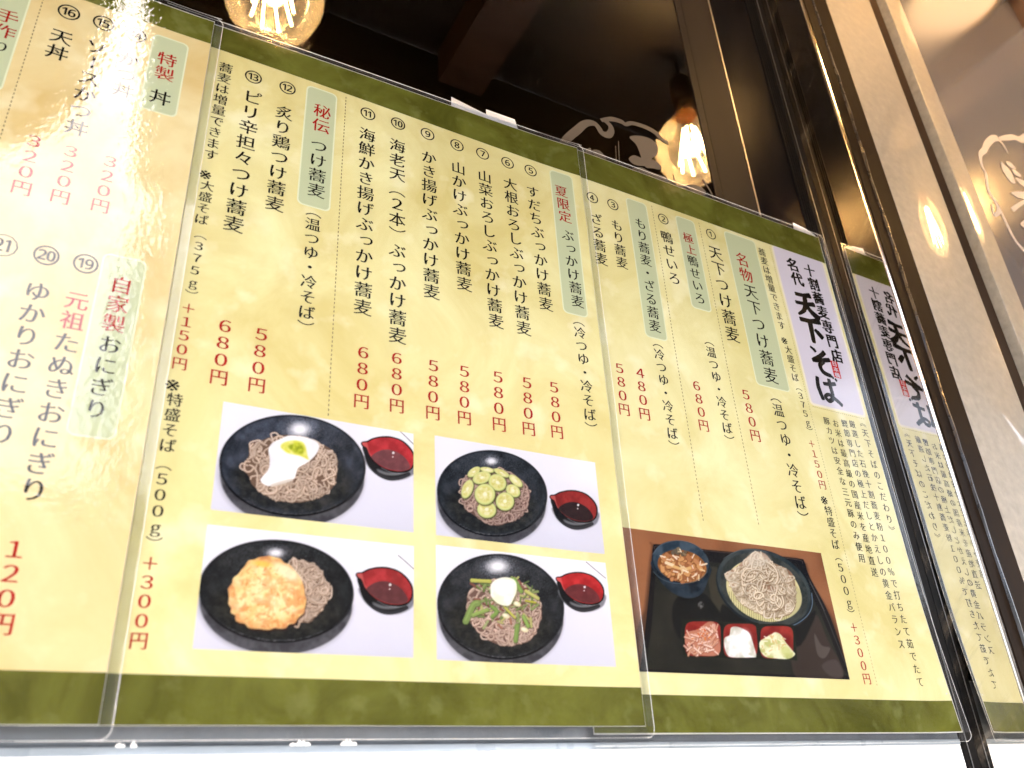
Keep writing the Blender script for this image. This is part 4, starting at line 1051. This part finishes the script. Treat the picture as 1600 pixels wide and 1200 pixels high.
# white characters in the seal
vs = []; fs = []
for i, ch in enumerate('日本橋'):
    gv, gf = glyph(ch, 's'); k = len(vs)
    for x, y in gv: vs.append(tuple(surf(3, 537.8+x*6.2, 322-i*5.2+y*4.9, .17) - PG[3].location))
    fs += [tuple(j+k for j in f) for f in gf]
me = bpy.data.meshes.new("seal_lettering"); me.from_pydata(vs, [], fs); me.materials.append(m_lav); label(link(bpy.data.objects.new("seal_lettering", me), PG[3]), "white lettering 日本橋")
bpy.data.objects.remove(txt_o); bpy.data.curves.remove(txt_c)

# ------------------------------------------------------------------ food photographs printed on the sheets
def print_mat():
    m, nt, out = new_mat("photo_print"); d = node(nt, "ShaderNodeBsdfDiffuse"); a = node(nt, "ShaderNodeVertexColor", layer_name="print")
    nt.links.new(a.outputs[0], d.inputs[0]); nt.links.new(d.outputs[0], out.inputs[0]); return m
m_print = print_mat()
def photo(pg, x0, x1, v0, v1, art, lab, nx):
    s = art(); nv = int(nx*(v1-v0)/(x1-x0)); root = PG[pg]
    xs = np.linspace(x0, x1, nx+1); vs_ = np.linspace(v0, v1, nv+1)
    VV, XX = np.meshgrid(vs_, xs, indexing='ij'); px, py = image_xy(XX, VV)  # each vertex takes its print colour at its image pixel in the camera view
    u = np.clip((px-s.x0)*s.f/s.K-.5, 0, s.W-1.001); w = np.clip((py-s.y0)*s.f/s.K-.5, 0, s.H-1.001)
    ui, wi = u.astype(int), w.astype(int); fu, fw = (u-ui)[..., None], (w-wi)[..., None]; A = s.a
    C_ = (A[wi, ui]*(1-fu)+A[wi, ui+1]*fu)*(1-fw)+(A[wi+1, ui]*(1-fu)+A[wi+1, ui+1]*fu)*fw
    C_ = np.clip(C_/255, 0, 1); C_ = np.where(C_ <= .04045, C_/12.92, ((C_+.055)/1.055)**2.4)*.84
    P_ = np.array([surf(pg, float(x), float(v), .10) - root.location for v in vs_ for x in xs], dtype=np.float32)
    nX = nx+1; j, i = np.meshgrid(np.arange(nv), np.arange(nx), indexing='ij'); q = (j*nX+i).ravel()
    F = np.stack([q, q+1, q+nX+1, q+nX], 1)
    me = bpy.data.meshes.new("food_photograph"); me.vertices.add(len(P_)); me.vertices.foreach_set("co", P_.ravel())
    me.loops.add(F.size); me.loops.foreach_set("vertex_index", F.ravel().astype(np.int32)); me.polygons.add(len(F)); me.polygons.foreach_set("loop_start", np.arange(0, F.size, 4, dtype=np.int32))
    me.update(); me.validate()
    at = me.color_attributes.new("print", 'FLOAT_COLOR', 'POINT'); at.data.foreach_set("color", np.concatenate([C_.reshape(-1, 3), np.ones((len(P_), 1))], 1).astype(np.float32).ravel())
    me.materials.append(m_print); me.polygons.foreach_set("use_smooth", [True]*len(F)); label(link(bpy.data.objects.new("food_photograph", me), root), lab)
photo(2, 62.6, 164.3, 137.4, 193.8, art_tororo, "photograph of soba with grated yam and green powder beside a red sauce bowl", 330)
photo(2, 62.0, 164.5, 74.6, 130.2, art_fritter, "photograph of soba with a big golden fritter beside a red sauce bowl", 330)
photo(2, 177.0, 284.4, 137.4, 195.0, art_citrus, "photograph of soba under green citrus slices beside a red sauce bowl", 330)
photo(2, 176.8, 284.2, 74.2, 132.2, art_herbs, "photograph of soba with mountain greens and grated radish", 330)
photo(3, 290.0, 469.6, 72.4, 156.2, art_tray, "photograph of a black tray with soba, hot dipping soup and three red cups", 440)

# ------------------------------------------------------------------ tape scraps above the sheets
def tape(name, lab, pts, y):
    b = MB(); n = len(pts); vs = [(x/1000, y, z(v/1000)) for x, v in pts] + [(x/1000, y+.0002, z(v/1000)) for x, v in pts]
    b.add(vs, [tuple(range(n)), tuple(range(2*n-1, n-1, -1))] + [(i, n+i, n+(i+1) % n, (i+1) % n) for i in range(n)])
    o = b.build(name, m_tape); tag(o, lab, "tape")
tape("tape_strip", "left strip of cloudy tape above the middle menu sheet", [(193,440),(194,466),(224,461),(226,440)], -.0010)
tape("tape_strip", "right strip of cloudy tape overlapping the other above the middle sheet", [(221,440),(222,466),(246,466.5),(250,450),(250,440)], -.0014)
tape("tape_strip", "cloudy tape scrap at the top right corner of the right menu sheet", [(531,450),(534,468),(549,466),(560,462),(560,450)], -.0010)

# ------------------------------------------------------------------ cloud emblem on the glass
def ribbon(b, pts, ws, y, ox=0, oz=0):
    n = len(pts); P_ = []
    q = [pts[0]]+list(pts)+[pts[-1]]; qq = []; ww = []
    for i in range(1, len(q)-2):
        p0, p1, p2, p3 = (np.array(q[k], float) for k in (i-1, i, i+1, i+2))
        for t in np.arange(0, 1, .2):
            qq.append(.5*((2*p1)+(-p0+p2)*t+(2*p0-5*p1+4*p2-p3)*t*t+(-p0+3*p1-3*p2+p3)*t**3)); ww.append(ws[i-1]*(1-t)+ws[i]*t)
    qq.append(np.array(pts[-1], float)); ww.append(ws[-1]); vs = []
    for i, p in enumerate(qq):
        t = qq[min(i+1, len(qq)-1)]-qq[max(i-1, 0)]; t = t/(np.hypot(*t)+1e-9); nn = np.array((-t[1], t[0]))*ww[i]/2
        a, c = p+nn, p-nn
        vs += [((a[0]+ox)/1000, y, z((a[1]+oz)/1000)), ((c[0]+ox)/1000, y, z((c[1]+oz)/1000))]
    b.add(vs, [(2*i, 2*i+1, 2*i+3, 2*i+2) for i in range(len(qq)-1)])
def blob(b, pts, y, ox=0, oz=0):
    out = []; n = len(pts); pts = np.array(pts, float)
    for i in range(n):
        p0, p1, p2, p3 = pts[i-1], pts[i], pts[(i+1) % n], pts[(i+2) % n]
        for t in np.arange(0, 1, .25): out.append(.5*((2*p1)+(-p0+p2)*t+(2*p0-5*p1+4*p2-p3)*t*t+(-p0+3*p1-3*p2+p3)*t**3))
    b.add([((x+ox)/1000, y, z((v+oz)/1000)) for x, v in out], [tuple(range(len(out)))])
EMB = {'r': [([(285.3, 453.2),(292.6, 467.3),(304.2, 482.3),(313.3, 493.4),(321.9, 497.5),(326.2, 494.4),(329.1, 489.8),(335.1, 490.4),(338.9, 496.6),(338.4, 502.4),(333.5, 505.5)], [6, 7, 7.5, 6.5, 5.5, 5.5, 6, 6.5, 6, 5, 4]),([(329.8, 504.1),(341.3, 510.6),(351.2, 512.0),(355.3, 510.8),(362.8, 515.5),(376.8, 517.1),(386.7, 515.2),(392.4, 510.7),(399.7, 508.3)], [3.5, 5, 5, 4, 4, 5, 5.5, 5, 4]),([(341.0, 481.2),(339.6, 466.5),(337.6, 456.3)], [0.5, 0.5, 0.5]),([(344.9, 488.0),(343.2, 471.8),(342.1, 456.9)], [0.6, 0.8, 0.8]),([(398.5, 473.1),(400.3, 462.1)], [1, 0.8]),([(432.5, 480.9),(435.3, 475.3),(439.0, 467.4),(441.9, 450.2)], [2.5, 2, 1.8, 1.5])], 'b': [[(310.0, 463.3),(315.0, 467.9),(316.4, 461.0),(320.7, 459.0),(317.0, 456.2),(309.2, 456.8),(306.6, 458.2)], [(315.9, 465.7),(323.1, 468.7),(328.3, 464.5),(330.7, 456.7),(327.2, 456.0),(323.1, 459.9),(317.6, 461.4)], [(359.2, 499.3),(369.7, 503.8),(381.1, 504.6),(386.5, 498.8),(383.5, 488.2),(377.4, 481.8),(377.6, 475.3),(369.3, 469.4),(366.7, 476.1),(365.4, 483.4),(362.9, 491.6),(357.5, 495.9)], [(352.7, 471.8),(358.5, 478.0),(365.8, 478.4),(373.4, 480.2),(374.9, 474.3),(364.3, 468.8),(356.9, 467.8)], [(373.2, 478.8),(379.8, 481.4),(386.7, 477.6),(384.6, 472.9),(376.9, 471.2),(369.3, 469.4)], [(355.0, 462.5),(364.1, 467.4),(371.2, 466.4),(381.0, 466.3),(391.0, 466.3),(386.0, 459.3),(374.9, 458.8),(362.4, 456.6),(355.4, 457.7)], [(411.3, 466.2),(423.9, 471.0),(432.4, 467.6),(428.1, 459.4),(418.0, 460.9)]], 'r2': [([(953.2, 710.8),(935.0, 698.6),(919.1, 695.7),(902.4, 688.0),(881.3, 677.1)], [12, 10, 8, 8, 5]),([(879.7, 677.1),(866.2, 671.4),(847.7, 655.6),(834.1, 640.4),(822.2, 629.6),(816.4, 617.9),(814.2, 606.7),(816.1, 599.5),(810.7, 586.2),(806.7, 570.3),(809.9, 560.5),(812.7, 552.9),(809.5, 544.2),(797.8, 534.8),(798.4, 542.4),(800.7, 550.7)], [9, 9, 9, 8, 6.5, 5, 4, 4, 4.5, 5, 5, 6, 6, 4, 3, 2]),([(878.5, 674.7),(884.2, 668.4),(886.6, 655.8)], [4, 5, 1]),([(812.3, 562.5),(814.7, 551.4),(815.7, 532.5),(819.8, 509.8),(832.1, 497.3)], [3, 4, 5, 5, 7]),([(840.2, 557.2),(859.0, 570.5),(882.2, 585.6)], [6, 5, 4])], 'b2': [[(861.5, 634.3),(865.1, 632.7),(874.0, 624.3),(873.8, 607.9),(863.5, 605.1),(857.7, 613.3),(856.6, 622.3)], [(872.6, 638.3),(883.1, 641.1),(888.7, 634.9),(884.1, 631.9),(875.1, 631.9)], [(878.3, 629.6),(886.2, 630.3),(893.6, 627.2),(891.0, 622.7),(880.1, 622.0)], [(878.7, 616.8),(892.3, 619.6),(901.6, 617.2),(895.4, 609.0),(883.5, 609.2)], [(855.5, 587.8),(890.4, 600.1),(886.7, 588.4),(869.3, 583.8),(860.3, 583.3)], [(845.1, 540.4),(863.1, 552.0),(857.5, 537.1),(848.4, 536.2)]]}
def emblem(name, lab, R_, B_, mat, y, ox=0, oz=0):
    root = empty(name, (R_[0][0][0][0]/1000, y, z(R_[0][0][0][1]/1000)))
    tag(root, lab, "emblem")
    for k, (pts, ws) in enumerate(R_):
        b = MB(); ribbon(b, pts, ws, y - .00006*(k % 3), ox, oz); part(b, "brush_stroke", mat, root)
    for k, pts in enumerate(B_):
        b = MB(); blob(b, pts, y - .00006*(3+k % 3), ox, oz); part(b, "brush_stroke", mat, root)
emblem("glass_emblem", "cloud ringed brush emblem on the dark window, above the right sheet", EMB['r'], EMB['b'], m_emblem, .0002)
emblem("emblem_reflection_copy", "fainter copy of the emblem behind the glass, standing in for its reflection", EMB['r'], EMB['b'], m_ghost, .0121, -3, -7)  # ghost reflection of the emblem, drawn as a darker offset copy
emblem("side_glass_emblem", "pale brush emblem on the grey side glass at the right edge", EMB['r2'], EMB['b2'], m_emblem2, -.0452)
